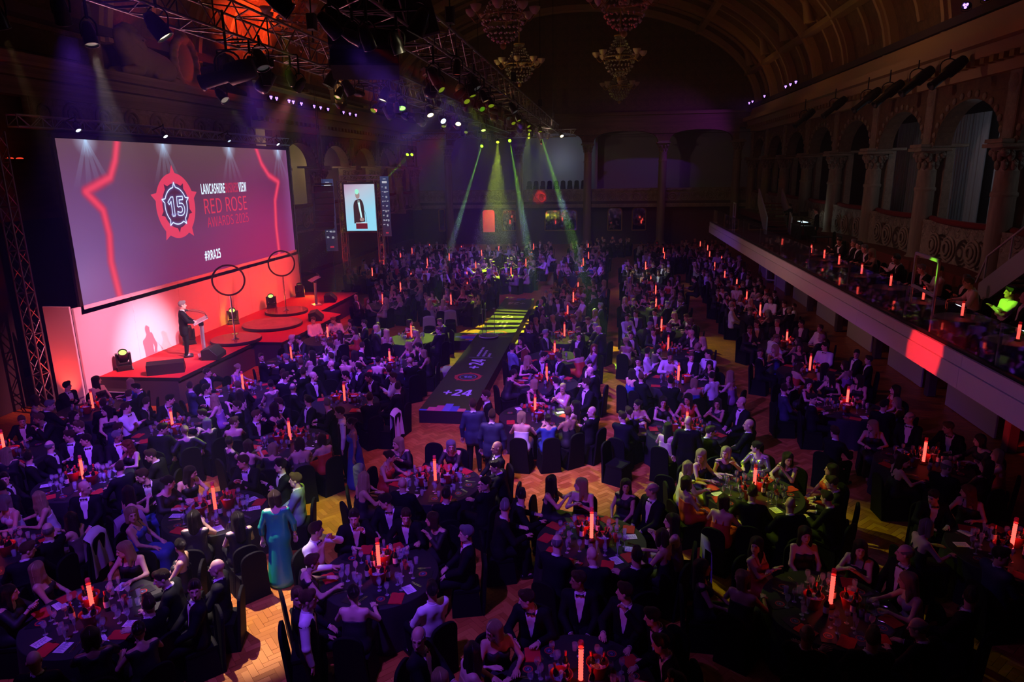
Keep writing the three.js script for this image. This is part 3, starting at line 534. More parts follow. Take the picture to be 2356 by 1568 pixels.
// round plinths and hoops
const plinthTop = M([0.35, 0.06, 0.07], 0.25, { clearcoat: 0.6 }), plinthPale = M([0.62, 0.3, 0.3], 0.4, { map: stainTex });
const darkHoop = M([0.02, 0.012, 0.012], 0.4);
function plinth(x, z, r, label, top) { const o = thing('round_plinth', label, 'plinth', [x, 0.902, z]); mesh('drum', lathe([[0.001, 0], [r - 0.02, 0], [r, 0.02], [r, 0.1], [r - 0.01, 0.115]], 48), black, o); mesh('top', lathe([[r - 0.01, 0.112], [r - 0.02, 0.122], [0.001, 0.122]], 48), top, o); return o; }
plinth(-13.2, -22.5, 0.88, 'glossy red round plinth carrying the hoop nearer the speaker', plinthTop);
plinth(-13.05, -25.0, 1.15, 'largest plinth on the stage, pale and bare, between the hoop plinths', plinthPale);
plinth(-13.65, -27.5, 0.9, 'glossy red round plinth carrying the hoop farther from the speaker', plinthTop);
function hoop(x, z, cy, r, label) {
  const o = thing('hoop_stand', label, 'hoop stand', [x, 1.025, z], 0.55);
  mesh('pole', rod([0, 0.03, 0], [0, cy - 1.025 - r, 0], 0.028, 12), chrome, o); mesh('foot', lathe([[0.001, 0], [0.13, 0], [0.13, 0.02], [0.05, 0.05], [0.045, 0.14], [0.001, 0.14]], 20), chrome, o);
  mesh('hoop', new THREE.TorusGeometry(r, 0.032, 10, 64).translate(0, cy - 1.025, 0), darkHoop, o); return o;
}
hoop(-13.12, -22.3, 3.16, 0.53, 'tall black hoop on a chrome pole beside the speaker');
hoop(-13.62, -27.4, 3.06, 0.53, 'tall black hoop on a chrome pole at the far plinth');
// lecterns
function lectern(x, z, ry, label) {
  const o = thing('lectern', label, 'lectern', [x, 0.902, z], ry), acr = M([0.9, 0.92, 0.95], 0.1, { transmission: 0.6, thickness: 0 });
  mesh('foot_plate', cbox(0.5, 0.025, 0.42, 0.008, 0, 0.013, 0), M([0.75, 0.75, 0.78], 0.3, { metalness: 0.6 }), o);
  mesh('post', [rod([0, 0.02, 0], [0, 1.1, -0.02], 0.055, 16), rod([0.0, 0.02, 0.03], [0, 1.1, 0.01], 0.04, 12)], M([0.6, 0.6, 0.65], 0.3, { metalness: 0.8 }), o);
  mesh('collar', cbox(0.16, 0.12, 0.16, 0.02, 0, 1.08, 0), blackGloss, o);
  mesh('slanted_top', cbox(0.62, 0.02, 0.48, 0.006, 0, 1.2, 0, 0, 0.42), acr, o); mesh('lip', cbox(0.62, 0.05, 0.02, 0.005, 0, 1.11, 0.22, 0, 0.42), acr, o);
  mesh('cup_holder', [new THREE.TorusGeometry(0.05, 0.008, 6, 16).rotateX(PI / 2).translate(-0.12, 0.86, 0), rod([-0.07, 0.86, 0], [0, 0.86, 0], 0.008), lathe([[0.03, 0.72], [0.035, 0.86]], 12, -0.12)], blackGloss, o);
  for (const s of [-1, 1]) { const m = mesh('microphone', [tube([[s * 0.2, 1.3, -0.2], [s * 0.2, 1.42, -0.15], [s * 0.16, 1.52, 0.1], [s * 0.1, 1.58, 0.36]], 0.008, 16, 6), lathe([[0.03, 0], [0.035, 0.03], [0.02, 0.06]], 12, s * 0.2, 1.26, -0.2)], blackGloss, o); mesh('capsule', rod([s * 0.105, 1.575, 0.34], [s * 0.09, 1.59, 0.42], 0.018, 8), black, m); }
  return o;
}
lectern(-13.25, -20.55, -0.95, 'slim silver lectern with two microphones, in front of the speaker');
lectern(-13.08, -29.35, -0.9, 'slim silver lectern standing unused at the far end of stage');
// moving-head lights on the stage floor
function movingHead(pos, ry, tilt, label, lens, group, sc = 1) {
  const o = thing('moving_head_light', label, 'stage light', pos, ry, group); o.scale.setScalar(sc);
  mesh('base', [cbox(0.4, 0.14, 0.36, 0.02, 0, 0.09, 0), bx(0.46, 0.03, 0.42, 0, 0.015, 0)], blackGloss, o);
  mesh('yoke', [cbox(0.36, 0.07, 0.16, 0.02, 0, 0.2, 0), prism([[-0.1, 0.18], [0.1, 0.18], [0.07, 0.52], [-0.07, 0.52]], 0.05, 0.01).rotateY(PI / 2).translate(0.155, 0, 0), prism([[-0.1, 0.18], [0.1, 0.18], [0.07, 0.52], [-0.07, 0.52]], 0.05, 0.01).rotateY(PI / 2).translate(-0.205, 0, 0)], blackGloss, o);
  const hd = lathe([[0.001, -0.24], [0.1, -0.24], [0.15, -0.16], [0.15, 0.02], [0.14, 0.1], [0.13, 0.22], [0.115, 0.22], [0.11, 0.17]], 22).rotateX(tilt).translate(0, 0.43, 0);
  const h = mesh('head', hd, blackGloss, o); mesh('lens', lathe([[0.001, 0.185], [0.07, 0.182], [0.112, 0.17]], 22).rotateX(tilt).translate(0, 0.43, 0), M([0.1, 0.12, 0.05], 0.1, { glowColor: lens }), h);
  return o;
}
const GLOWG = [0.75, 1.1, 0.25];
movingHead([-14.85, 0.902, -18.75], 0.7, 0.75, 'black moving-head light near the stage steps, lens glowing green', GLOWG);
movingHead([-14.72, 0.902, -22.0], 0.6, 0.2, 'black moving-head light behind the speaker, half hidden by his legs', [0.05, 0.05, 0.05]);
movingHead([-14.85, 0.902, -25.25], 0.5, 0.75, 'black moving-head light behind the nearer hoop pole', GLOWG);
movingHead([-14.8, 0.902, -28.45], 0.4, 0.75, 'black moving-head light between the two hoop plinths', GLOWG);
movingHead([-14.75, 0.902, -31.3], 0.4, 0.3, 'black moving-head light at the far corner of the set wall', [0.05, 0.06, 0.02]);
// wedge monitors
function wedge(x, z, ry, label, s = 1) { const o = thing('floor_monitor', label, 'loudspeaker', [x, 0.902, z], ry); mesh('cabinet', prism([[-0.24, 0], [0.26, 0], [0.26, 0.12], [0.02, 0.36], [-0.24, 0.3]], 0.68 * s, 0.012).rotateY(PI / 2).translate(-0.34 * s, 0.014, 0), black, o); mesh('front_mesh', cbox(0.62 * s, 0.01, 0.3, 0.003, 0, 0.26, -0.15, 0, -0.785), M([0.03, 0.03, 0.03], 0.5, { metalness: 0.5 }), o); return o; }
wedge(-13.3, -18.55, 0.5, 'large black wedge monitor by the stage steps', 1.5); wedge(-12.78, -20.3, -1.4, 'black wedge monitor at the foot of the speaker lectern', 1.1); wedge(-12.75, -30.2, -1.3, 'black wedge monitor by the unused lectern'); wedge(-11.75, -26.2, -1.3, 'black wedge monitor on the stage tongue');

// side screen between two lit truss towers, with sponsor banners
const redRod = M([0.5, 0.5, 0.52], 0.25, { metalness: 0.9 });
for (const [x, w] of [[-14.98, 'stage'], [-12.78, 'hall']]) { const t = thing('truss_tower', `red-lit box truss tower holding the side screen on the ${w} side`, 'truss'); truss(t, [x, 0, -38.25], [x, 6.3, -38.25], 0.3, 0.3, 0.3, redRod); mesh('base_plate', cbox(0.6, 0.05, 0.6, 0.01, x, 0.025, -38.25), black, t); }
{ const t = thing('truss_header', 'short truss across the top of the side screen', 'truss'); truss(t, [-15.0, 6.45, -38.25], [-12.7, 6.45, -38.25], 0.25, 0.25, 0.28, alu); }
const feedTex = canvasTex(340, 512, (g, w, h) => {
  const b = g.createLinearGradient(0, 0, w * 0.6, h * 0.7); b.addColorStop(0, '#a884a0'); b.addColorStop(0.35, '#a9b4c4'); b.addColorStop(1, '#82c6de'); g.fillStyle = b; g.fillRect(0, 0, w, h);
  g.fillStyle = '#2a1e20'; g.beginPath(); g.moveTo(130, 168); g.quadraticCurveTo(95, 185, 92, 250); g.lineTo(90, 430); g.lineTo(215, 410); g.lineTo(210, 250); g.quadraticCurveTo(205, 180, 175, 160); g.fill();
  g.fillStyle = '#b9e0e2'; g.beginPath(); g.moveTo(140, 180); g.lineTo(165, 178); g.lineTo(188, 390); g.lineTo(172, 396); g.fill(); g.fillStyle = '#20181a'; g.fillRect(138, 186, 26, 10);
  g.fillStyle = '#8f7a78'; g.beginPath(); g.ellipse(146, 118, 24, 40, 0, 0, 7); g.fill(); g.fillStyle = '#8fe0c4'; g.beginPath(); g.ellipse(141, 80, 22, 30, 0, 0, 7); g.fill(); g.fillStyle = '#8f7a78'; g.beginPath(); g.ellipse(180, 385, 26, 20, 0, 0, 7); g.fill();
  g.fillStyle = '#5c1420'; g.fillRect(108, 424, 130, 66); g.fillStyle = '#c9d6da'; g.fillRect(108, 420, 130, 8); g.strokeStyle = '#333'; g.lineWidth = 3; g.beginPath(); g.moveTo(232, 420); g.quadraticCurveTo(235, 300, 195, 270); g.stroke();
});
{ const t = thing('video_screen', 'portrait screen between the red truss towers showing the speaker live', 'screen', [-13.82, 4.8, -38], 0.06); mesh('panel_back', cbox(1.95, 2.8, 0.1, 0.02, 0, 0, -0.08), black, t);
  const fm = M([0.02, 0.02, 0.02], 0.7); fm.emissive.setRGB(1, 1, 1); fm.emissiveMap = feedTex; fm.emissiveIntensity = 1.3; mesh('picture', new THREE.PlaneGeometry(1.74, 2.6), fm, t);
  const l = new THREE.RectAreaLight(new THREE.Color(0.6, 0.85, 1), 0.25, 1.74, 2.6); l.position.set(-13.82, 4.8, -37.9); l.lookAt(-13, 3, -20); l.name = 'screen_glow'; scene.add(l); }
function bannerTex(s, n) { return canvasTex(180, 1000, (g, w, h) => { const b = g.createLinearGradient(0, 0, 0, h); b.addColorStop(0, '#35507e'); b.addColorStop(0.55, '#26345c'); b.addColorStop(1, '#23283f'); g.fillStyle = b; g.fillRect(0, 0, w, h); seed = s; g.fillStyle = '#e8eefb'; g.fillRect(60, 40, 60, 8); g.fillRect(40, 78, 100, 34); for (let r = 0; r < n; r++) { const y = 170 + r * 78, k = 2 + (r % 2); for (let i = 0; i < k; i++) { const x = 18 + i * (150 / k), q = 1 + (rnd() * 3 | 0); for (let c = 0; c < q; c++) { g.fillRect(x + rnd() * 8, y + c * 12, 26 + rnd() * 14, 6 + rnd() * 4); } if (rnd() < 0.4) { g.beginPath(); g.arc(x + 8, y + 8, 8, 0, 7); g.fill(); } } } g.fillStyle = '#d8304a'; g.fillRect(60, 930, 60, 26); }); }
for (const [x, s, lab, w] of [[-15.55, 11, 'dark blue sponsor banner on the stage side of the side screen', 0.68], [-12.35, 23, 'dark blue sponsor banner on the hall side of the side screen', 0.5]]) {
  const t = thing('sponsor_banner', lab, 'banner', [x, x < -15 ? 4.4 : 4.85, x < -15 ? -37.7 : -38.1], x < -15 ? 0.25 : 0.15), hh = x < -15 ? 4.05 : 3.35;
  mesh('fabric', cbox(w, hh, 0.03, 0.005), M([0.03, 0.04, 0.08], 0.8), t); const fm = M([0.05, 0.05, 0.06], 0.8); fm.emissive.setRGB(1, 1, 1); fm.emissiveMap = bannerTex(s, 9); fm.emissiveIntensity = 0.55; mesh('print', new THREE.PlaneGeometry(w - 0.02, hh - 0.02).translate(0, 0, 0.018), fm, t); mesh('stand', [rod([0, -hh / 2, -0.05], [0, -hh / 2 - (x < -15 ? 2.37 : 3.17), -0.05], 0.03), cbox(0.5, 0.03, 0.4, 0.005, 0, -hh / 2 - (x < -15 ? 2.36 : 3.16), -0.05)], black, t);
}
seed = 99;
{ // hung loudspeaker column before the banner
  const t = thing('line_array', 'curved column of black loudspeakers hung before the side screen', 'loudspeaker', [-14.55, 5.0, -34.6], 0.6);
  for (let k = 0; k < 7; k++) mesh('cabinet', cbox(1.0, 0.3, 0.6, 0.03, 0, 0.95 - k * 0.32, -k * k * 0.012, 0, -k * 0.05), black, t);
  mesh('fly_frame', [cbox(0.9, 0.08, 0.7, 0.01, 0, 1.2, 0), rod([0, 1.2, 0.2], [0, 6, 0.2], 0.012), rod([0, 1.2, -0.2], [0, 6, -0.2], 0.012)], black, t);
}
// the runway through the tables, its side arm and printed top
const runTex = canvasTex(182, 2046, (g, w, h) => {
  g.fillStyle = '#3a3224'; g.fillRect(0, 0, w, h); const m = h / 16.85; // pixels per metre
  const bars = (y, up, s) => { const hs = [0.12, 0.3, 0.45, 0.62, 0.42, 0.24, 0.1], c = ['#5a6ae0', '#e8709c', '#d8489c', '#7c78e6', '#5a52d0', '#f08088', '#4f62d8']; hs.forEach((q, i) => { g.fillStyle = c[i]; g.fillRect(i * w / 7, up ? y - q * m : y, w / 7 + 1, q * m); }); };
  bars(h, true); bars(0, false);
  const logo = (y, flip) => { g.save(); g.translate(w / 2, y); if (flip) g.rotate(PI); g.fillStyle = '#eee8ff'; g.font = 'bold 78px sans-serif'; g.textAlign = 'center'; g.textBaseline = 'middle'; g.scale(0.85, 1.25); g.fillText('+24', 0, 0); g.restore(); };
  const ring = (y) => { g.lineWidth = 13; g.strokeStyle = '#d8303c'; g.beginPath(); g.arc(w / 2, y, 46, 0, 7); g.stroke(); for (let k = 0; k < 5; k++) { const a = k / 5 * 2 * PI - PI / 2; g.fillStyle = '#d8303c'; g.beginPath(); g.moveTo(w / 2 + Math.cos(a - 0.15) * 50, y + Math.sin(a - 0.15) * 50); g.lineTo(w / 2 + Math.cos(a) * 62, y + Math.sin(a) * 62); g.lineTo(w / 2 + Math.cos(a + 0.15) * 50, y + Math.sin(a + 0.15) * 50); g.fill(); } g.strokeStyle = '#b9c4ff'; g.lineWidth = 2; g.beginPath(); g.arc(w / 2, y, 31, 0, 7); g.stroke(); g.font = 'bold 32px sans-serif'; g.textAlign = 'center'; g.textBaseline = 'middle'; g.strokeText('15', w / 2, y); };
  const side = (y, flip) => { g.save(); g.translate(w / 2, y); g.rotate(flip ? PI / 2 : -PI / 2); g.fillStyle = '#eee8ff'; g.font = 'bold 84px sans-serif'; g.textBaseline = 'middle'; g.textAlign = 'left'; g.scale(1.05, 1); g.fillText('+24', -150, 0); g.fillRect(12, -50, 3, 100); g.font = '15px sans-serif'; for (let r = 0; r < 3; r++) for (let k = 0; k < 9 - r * 3; k++) g.fillRect(32 + k * 17, -22 + r * 24, 11, 11); g.restore(); };
  logo(h - 1.6 * m, false); ring(h - 3.2 * m); side(h - 5.4 * m, false); ring(h - 9.2 * m); side(h - 11.6 * m, true); logo(1.3 * m, true);
});
const armTex = canvasTex(128, 80, (g, w, h) => { g.fillStyle = '#3a3224'; g.fillRect(0, 0, w, h); const hs = [0.12, 0.3, 0.45, 0.62, 0.42, 0.24, 0.1], c = ['#5a6ae0', '#e8709c', '#d8489c', '#7c78e6', '#5a52d0', '#f08088', '#4f62d8']; hs.forEach((q, i) => { g.fillStyle = c[i]; g.fillRect(w - q * 75, i * h / 7, q * 75, h / 7 + 1); }); });
{
  const o = structGroup('runway_floor'), sideM = M([0.015, 0.014, 0.015], 0.6);
  for (let k = 0; k < 7; k++) mesh('deck', cbox(1.5, 0.365, 2.4, 0.006, -4.28, 0.183, -17.35 - 1.2 - k * 2.407), sideM, o);
  mesh('side_arm', cbox(2.2, 0.365, 1.35, 0.006, -6.14, 0.183, -25.85), sideM, o);
  mesh('printed_top', new THREE.PlaneGeometry(1.5, 16.85).rotateX(-PI / 2).translate(-4.28, 0.369, -17.35 - 8.425), M([1, 1, 1], 0.35, { map: runTex }), o);
  mesh('printed_top', new THREE.PlaneGeometry(2.2, 1.35).rotateX(-PI / 2).translate(-6.14, 0.369, -25.85), M([1, 1, 1], 0.35, { map: armTex }), o);
  for (const [k, x] of [[0, -5.25], [1, -5.55], [2, -5.85]]) mesh('step', cbox(0.28, 0.3 - k * 0.09, 0.8, 0.008, x, (0.3 - k * 0.09) / 2, -21.6), M([0.35, 0.3, 0.25], 0.6), o);
}
{ const t = thing('trophy_stand', 'round white-rimmed stand with three thin poles on the runway', 'stand', [-4.5, 0.37, -25.9]);
  mesh('base', lathe([[0.001, 0], [0.38, 0], [0.39, 0.03], [0.37, 0.05], [0.001, 0.05]], 40), M([0.15, 0.14, 0.1], 0.3), t); mesh('rim', new THREE.TorusGeometry(0.375, 0.014, 8, 48).rotateX(PI / 2).translate(0, 0.05, 0), M([0.9, 0.9, 0.85], 0.4), t);
  for (const [x, z] of [[-0.22, 0.1], [-0.06, 0.2], [0.22, -0.1]]) { const p = mesh('pole', rod([x, 0.05, z], [x, 1.12, z], 0.012, 8), alu, t); mesh('cap', lathe([[0.001, 0], [0.05, 0], [0.05, 0.03], [0.001, 0.03]], 14, x, 1.12, z), alu, p); } }
const ORD = ['first', 'second', 'third', 'fourth', 'fifth', 'sixth', 'seventh', 'eighth', 'ninth', 'tenth', 'eleventh', 'twelfth', 'thirteenth', 'fourteenth', 'fifteenth', 'sixteenth', 'seventeenth', 'eighteenth', 'nineteenth', 'twentieth', 'twenty-first', 'twenty-second', 'twenty-third', 'twenty-fourth', 'twenty-fifth', 'twenty-sixth', 'twenty-seventh', 'twenty-eighth', 'twenty-ninth', 'thirtieth', 'thirty-first', 'thirty-second', 'thirty-third', 'thirty-fourth', 'thirty-fifth'];
// ---------------------------------------------------------------- rig over the tables
const trussDark = M([0.2, 0.19, 0.19], 0.4, { metalness: 0.8 });
{
  const a = thing('lighting_truss', 'long box truss over the runway, running the length of the hall', 'truss'); truss(a, [-3.9, 9.6, 2], [-3.9, 9.6, -53], 0.7, 0.6, 0.7, trussDark);
  const b = thing('lighting_truss', 'long box truss nearer the stage, running the length of the hall', 'truss'); truss(b, [-7.5, 9.7, 2], [-7.5, 9.7, -53], 0.7, 0.6, 0.7, trussDark);
  const c = thing('lighting_truss', 'cross truss joining both long trusses at the far end', 'truss'); truss(c, [-15.2, 9.25, -51.5], [-2.2, 9.25, -51.5], 0.5, 0.5, 0.6, trussDark);
  for (const [hk, z] of [-6, -18, -30, -42, -52].entries()) for (const x of [-3.9, -7.5]) { const t = thing('hoist_chain', `motor chain holding the ${x < -5 ? 'truss nearer the stage' : 'truss over the runway'}, ${ORD[hk]} from the camera`, 'chain', [x, 0, z]); mesh('chain', rod([0, 10, 0], [0, 18.5, 0], 0.018, 5), black, t); mesh('motor', cbox(0.22, 0.4, 0.22, 0.03, 0, 10.5, 0), black, t); }
}
// lamps that face the hall with an open glow (name, place, direction, lens)
const WARM = [3.2, 2.7, 1.5];
for (const [x, y, z, c, d] of [[-3.15, 8.85, -11.6, WARM, [-0.45, -0.85, 0.02]], [-7.0, 8.85, -11.0, WARM, [0.5, -0.85, -0.22]], [-7.0, 8.8, -17.4, WARM, [-0.4, -0.85, 0.2]], [-6.85, 8.8, -21.3, WARM, [-0.3, -1, 0.3]], [-7.0, 8.8, -24.0, [0.7, 2.2, 0.3], [0.2, -0.8, 0.6]], [-6.8, 8.8, -27.3, WARM, [0.4, -0.8, 0.5]], [-7.0, 8.8, -30.4, [1.8, 2.4, 3], [0.5, -0.5, 0.6]], [-6.9, 8.8, -32.8, WARM, [0.1, -0.7, 0.7]], [-6.6, 8.75, -38, [1, 1.6, 0.3], [0.2, -0.8, 0.5]], [-3.1, 8.9, -50, WARM, [0.3, -0.7, 0.7]], [-7.0, 8.8, -14.2, [0.03, 0.03, 0.03], [0.4, -0.9, 0.2]], [-7.0, 8.8, -19.3, [0.03, 0.03, 0.03], [0.3, -0.8, -0.4]], [-3.4, 8.8, -19, [0.03, 0.03, 0.03], [0.5, -0.8, 0.2]], [-3.4, 8.8, -27, [0.03, 0.03, 0.03], [0.5, -0.8, 0.2]]]) {
  RIG.push({ pos: [x, y, z], dir: V(...d).normalize(), color: c, open: true });
}
RIG.sort((a, b) => b.pos[2] - a.pos[2]);
{
  const count = {};
  const proto = {};
  for (const f of RIG) {
    const stageSide = f.pos[0] < -5.6, which = stageSide ? 'truss nearer the stage' : 'truss over the runway', k = count[which] = (count[which] ?? 0) + 1;
    const lit = f.open ? (f.color === WARM ? 'glowing warm white' : f.color[0] < 0.1 ? 'unlit' : 'glowing coloured') : 'casting ' + (f.color === VIOLET ? 'violet' : f.color === ACID || f.color === LIME ? 'yellow-green' : f.color === PALE ? 'pale' : 'coloured') + ' light';
    const r = f.open ? 0.14 : 0.1, len = f.open ? 0.42 : 0.34;
    const o = thing('stage_lamp', `black stage lamp ${lit}, ${ORD[k - 1] ?? 'last'} along the ${which}`, 'stage light');
    const p = V(...f.pos).addScaledVector(f.dir, -len * 0.5 - 0.05); o.position.copy(p);
    const g = f.open ? f.color : f.color.map((q) => q * 0.22);
    lampBody(o, f.dir.toArray(), r, len, g);
    if (f.gobo === 2) { const q = new THREE.Quaternion().setFromUnitVectors(V(0, -1, 0), f.dir), y = -len * 0.5 - 0.4, b = [0.008, 0.0165, 0.026].map((r0, i) => new THREE.TorusGeometry(r0, 0.0016, 5, 24).rotateX(PI / 2).translate(0, y, 0)); for (let k = 0; k < 9; k++) b.push(bx(0.003, 0.001, 0.034, Math.sin(k * 2.4) * 0.016, y, Math.cos(k * 2.4) * 0.016, k * 1.3)); b.push(rod([0.026, y, 0], [0.1, -len * 0.4, 0], 0.003)); mesh('emblem_grid', b.map((x) => x.applyQuaternion(q)), black, o).userData.kind = 'stuff'; } else if (f.gobo) { const q = new THREE.Quaternion().setFromUnitVectors(V(0, -1, 0), f.dir), b = []; for (let k = -5; k <= 5; k++) b.push(bx(0.2, 0.002, 0.011, 0, -len * 0.5 - 0.4, k * 0.021 + 0.003 * (k % 2), k * 0.06)); b.push(rod([0.1, -len * 0.4, 0], [0.1, -len * 0.5 - 0.4, 0], 0.006), rod([-0.1, -len * 0.4, 0], [-0.1, -len * 0.5 - 0.4, 0], 0.006), new THREE.TorusGeometry(0.104, 0.006, 6, 24).rotateX(PI / 2).translate(0, -len * 0.5 - 0.4, 0)); mesh('breakup_grid', b.map((x) => x.applyQuaternion(q)), black, o).userData.kind = 'stuff'; } const y = 9.35 - p.y; void y; const tx = (stageSide ? -7.5 : -3.9) - p.x, yc = (stageSide ? 9.4 : 9.3) - p.y; mesh('pipe', [rod([0, Math.min(len * 0.7, yc - 0.02), 0], [0, yc, 0], 0.022, 6), rod([Math.min(0, tx - 0.4), yc, 0], [Math.max(0, tx + 0.4), yc, 0], 0.022, 6)], black, o);
    if (f.open && f.color[0] > 1) { const q = V(...f.pos).addScaledVector(f.dir, 0.12); const l = new THREE.SpotLight(new THREE.Color(1, 0.85, 0.5), 2.2, 0, 1.1, 1, 2); l.position.copy(q); l.target.position.copy(q).add(f.dir); l.castShadow = true; l.shadow.radius = 4; l.name = 'stage_lamp'; scene.add(l, l.target); }
  }
}
// hanging moving heads with white labels, dark
for (let k = 0; k < 16; k++) {
  const x = k & 1 ? -8.05 : -4.5, z = -14 - k * 2.35;
  const o = movingHead([x + rr(-0.1, 0.1), 9.4, z], rr(0, 6), 2.4 + rr(-0.4, 0.4), `dark moving head hanging upside down, ${ORD[k >> 1]} under the ${k & 1 ? 'truss nearer the stage' : 'truss over the runway'}`, [0.01, 0.01, 0.012], undefined, 1.15);
  o.rotation.z = PI; if (k % 3 === 0) mesh('label_card', cbox(0.2, 0.16, 0.01, 0.002, 0, 0.42, 0.17), M([0.6, 0.6, 0.6], 0.7), o);
}
const arrayM = M([0.004, 0.004, 0.0045], 0.9, { clearcoat: 0.001, specularIntensity: 0.1 });
// big hung loudspeaker cluster and follow spots close to the camera
{ const t = thing('line_array', 'large black loudspeaker cluster hung between the trusses near the camera', 'loudspeaker', [-4.45, 9.55, -13], 0.3);
  for (let k = 0; k < 5; k++) mesh('cabinet', cbox(1.25, 0.34, 0.7, 0.03, 0, 0.62 - k * 0.35, -k * k * 0.02, 0, -k * 0.07), arrayM, t);
  mesh('side_fill', cbox(0.5, 0.9, 0.6, 0.04, 0.95, 0.05, 0.1, 0.5, 0, 0.3), black, t); mesh('fly_frame', [cbox(1.1, 0.1, 0.8, 0.01, 0, 0.86, 0), rod([0.4, 0.9, 0], [0.4, 8, 0], 0.015), rod([-0.4, 0.9, 0], [-0.4, 8, 0], 0.015)], black, t); }
function barrel(x, y, z, dir, label, L = 1.1, hang = 10) {
  const o = thing('profile_spotlight', label, 'stage light', [x, y, z]), q = new THREE.Quaternion().setFromUnitVectors(V(0, -1, 0), V(...dir).normalize());
  mesh('barrel', lathe([[0.001, L / 2], [0.16, L / 2], [0.2, L * 0.3], [0.2, 0], [0.13, -0.05], [0.13, -L / 2], [0.15, -L / 2], [0.15, -L / 2 - 0.05], [0.12, -L / 2 - 0.05], [0.001, -L / 2 + 0.05]], 18).applyQuaternion(q), black, o);
  mesh('yoke', [tube([[-0.25, 0, 0], [-0.24, 0.3, 0], [0, 0.42, 0], [0.24, 0.3, 0], [0.25, 0, 0]], 0.02, 14, 5), rod([0, 0.42, 0], [0, hang - y, 0], 0.025, 6)], black, o); return o;
}
barrel(-7.15, 8.62, -13, [-0.85, -0.25, 0.2], 'long black spotlight hanging near the camera, aimed at the stage', 1.0, 9.75);
[[9.29, -41.8], [9.45, -36.6], [9.4, -32.3], [9.43, -30], [9.6, -27.5], [9.6, -25.2]].forEach(([y, z], k) => barrel(10.9, y, z, [-0.75, -0.6, 0.2], `long black spotlight under the terrace-side cornice, ${ORD[k]} from the far end`, 1.3, 10.3));
// violet LED cans along both cornices
function ledCan(pos, ry, label, group) {
  const o = thing('led_lamp', label, 'lamp', pos, ry, group); mesh('can', lathe([[0.001, -0.12], [0.1, -0.12], [0.13, -0.05], [0.13, 0.1], [0.11, 0.1], [0.11, 0.06]], 16).rotateX(PI / 2), blackGloss, o);
  mesh('lens', [0, 1, 2].map((k) => sphere(0.045, Math.cos(k * 2.094 + 0.5) * 0.055, Math.sin(k * 2.094 + 0.5) * 0.055, 0.075, 1, 1, 0.4, 8)), M([0.05, 0.02, 0.1], 0.3, { glowColor: [1.6, 0.75, 4.2] }), o);
  mesh('bracket', [tube([[-0.15, 0, 0], [-0.15, -0.14, 0], [0.15, -0.14, 0], [0.15, 0, 0]], 0.012, 10, 5)], black, o); return o;
}
[-33.8, -34.4, -35.8, -36.3, -37.3, -39, -39.9, -41, -43.5, -44.6, -45.7].forEach((z, k) => { ledCan([-16.55, 10.42, z], 1.15, `violet LED lamp on the stage-side cornice, ${ORD[k]} from the stage`); if (k % 3 === 1) spot([-16.35, 10.44, z], [-10, 4, z + 6], [0.35, 0.1, 1], 7, 40, 1, 3, 'led_glow', false); });
[-61, -59.7, -55.4, -49.2, -48, -46.7, -26, -24.8].forEach((z, k) => { ledCan([11.55, 11.72, z], -0.9, `violet LED lamp on the terrace-side cornice, ${ORD[k]} from the far wall`); if (k % 3 === 1) spot([11.3, 11.73, z], [4, 6, z + 6], [0.35, 0.1, 1], 6, 40, 1, 3, 'led_glow', false); });
// crystal chandeliers, unlit
function chandelier(pos, label) {
  const o = thing('chandelier', label, 'chandelier', pos), gl = M([0.5, 0.48, 0.4], 0.15, { metalness: 0.3 });
  mesh('chain', rod([0, 0.9, 0], [0, 9 - Math.abs(pos[0] + 2.5) * 0.1, 0], 0.03, 6), gilt, o);
  const beads = []; for (let r = 0; r < 7; r++) { const a = r / 6 * PI / 2, R = 0.62 * Math.cos(a) + 0.02, y = -0.75 * Math.sin(a); const n = Math.max(4, Math.round(R * 38)); for (let k = 0; k < n; k++) { const t = k / n * 2 * PI + r; beads.push(new THREE.OctahedronGeometry(0.045, 0).translate(Math.cos(t) * R, y, Math.sin(t) * R)); } }
  for (let k = 0; k < 22; k++) { const t = k / 22 * 2 * PI; for (let q = 0; q < 7; q++) beads.push(new THREE.OctahedronGeometry(0.03, 0).translate(Math.cos(t) * lerp(0.62, 0.2, q / 6), q * 0.13, Math.sin(t) * lerp(0.62, 0.2, q / 6))); }
  mesh('crystals', beads, gl, o).userData.kind = 'stuff'; mesh('ring', new THREE.TorusGeometry(0.64, 0.03, 6, 36).rotateX(PI / 2), gilt, o); mesh('ring', new THREE.TorusGeometry(0.22, 0.03, 6, 24).rotateX(PI / 2).translate(0, 0.85, 0), gilt, o); mesh('finial', sphere(0.09, 0, -0.85, 0), gilt, o);
  for (let k = 0; k < 8; k++) { const t = k / 8 * 2 * PI, c = Math.cos(t), s = Math.sin(t); const a = mesh('arm', tube([[c * 0.6, 0, s * 0.6], [c * 0.8, -0.16, s * 0.8], [c * 0.98, 0.02, s * 0.98]], 0.02, 12, 5), gilt, o); mesh('cup', lathe([[0.001, 0], [0.06, 0.01], [0.15, 0.12], [0.17, 0.2], [0.15, 0.2], [0.05, 0.05]], 16, c * 0.98, 0.02, s * 0.98), M([0.5, 0.4, 0.25], 0.4), a); }
  return o;
}
chandelier([0.43, 11.3, -21.1], 'crystal chandelier over the runway side, nearest the camera'); chandelier([0.47, 11.3, -31.3], 'crystal chandelier over the runway side, middle of three'); chandelier([0.67, 11.3, -42.2], 'crystal chandelier over the runway side, deepest in the hall');
chandelier([-3.92, 11.3, -32.3], 'crystal chandelier hanging beyond the runway truss, deeper one'); chandelier([-3.2, 11.3, -22.3], 'crystal chandelier hanging beyond the runway truss, nearer one'); chandelier([-9.07, 11.2, -20.9], 'crystal chandelier hanging over the stage front');
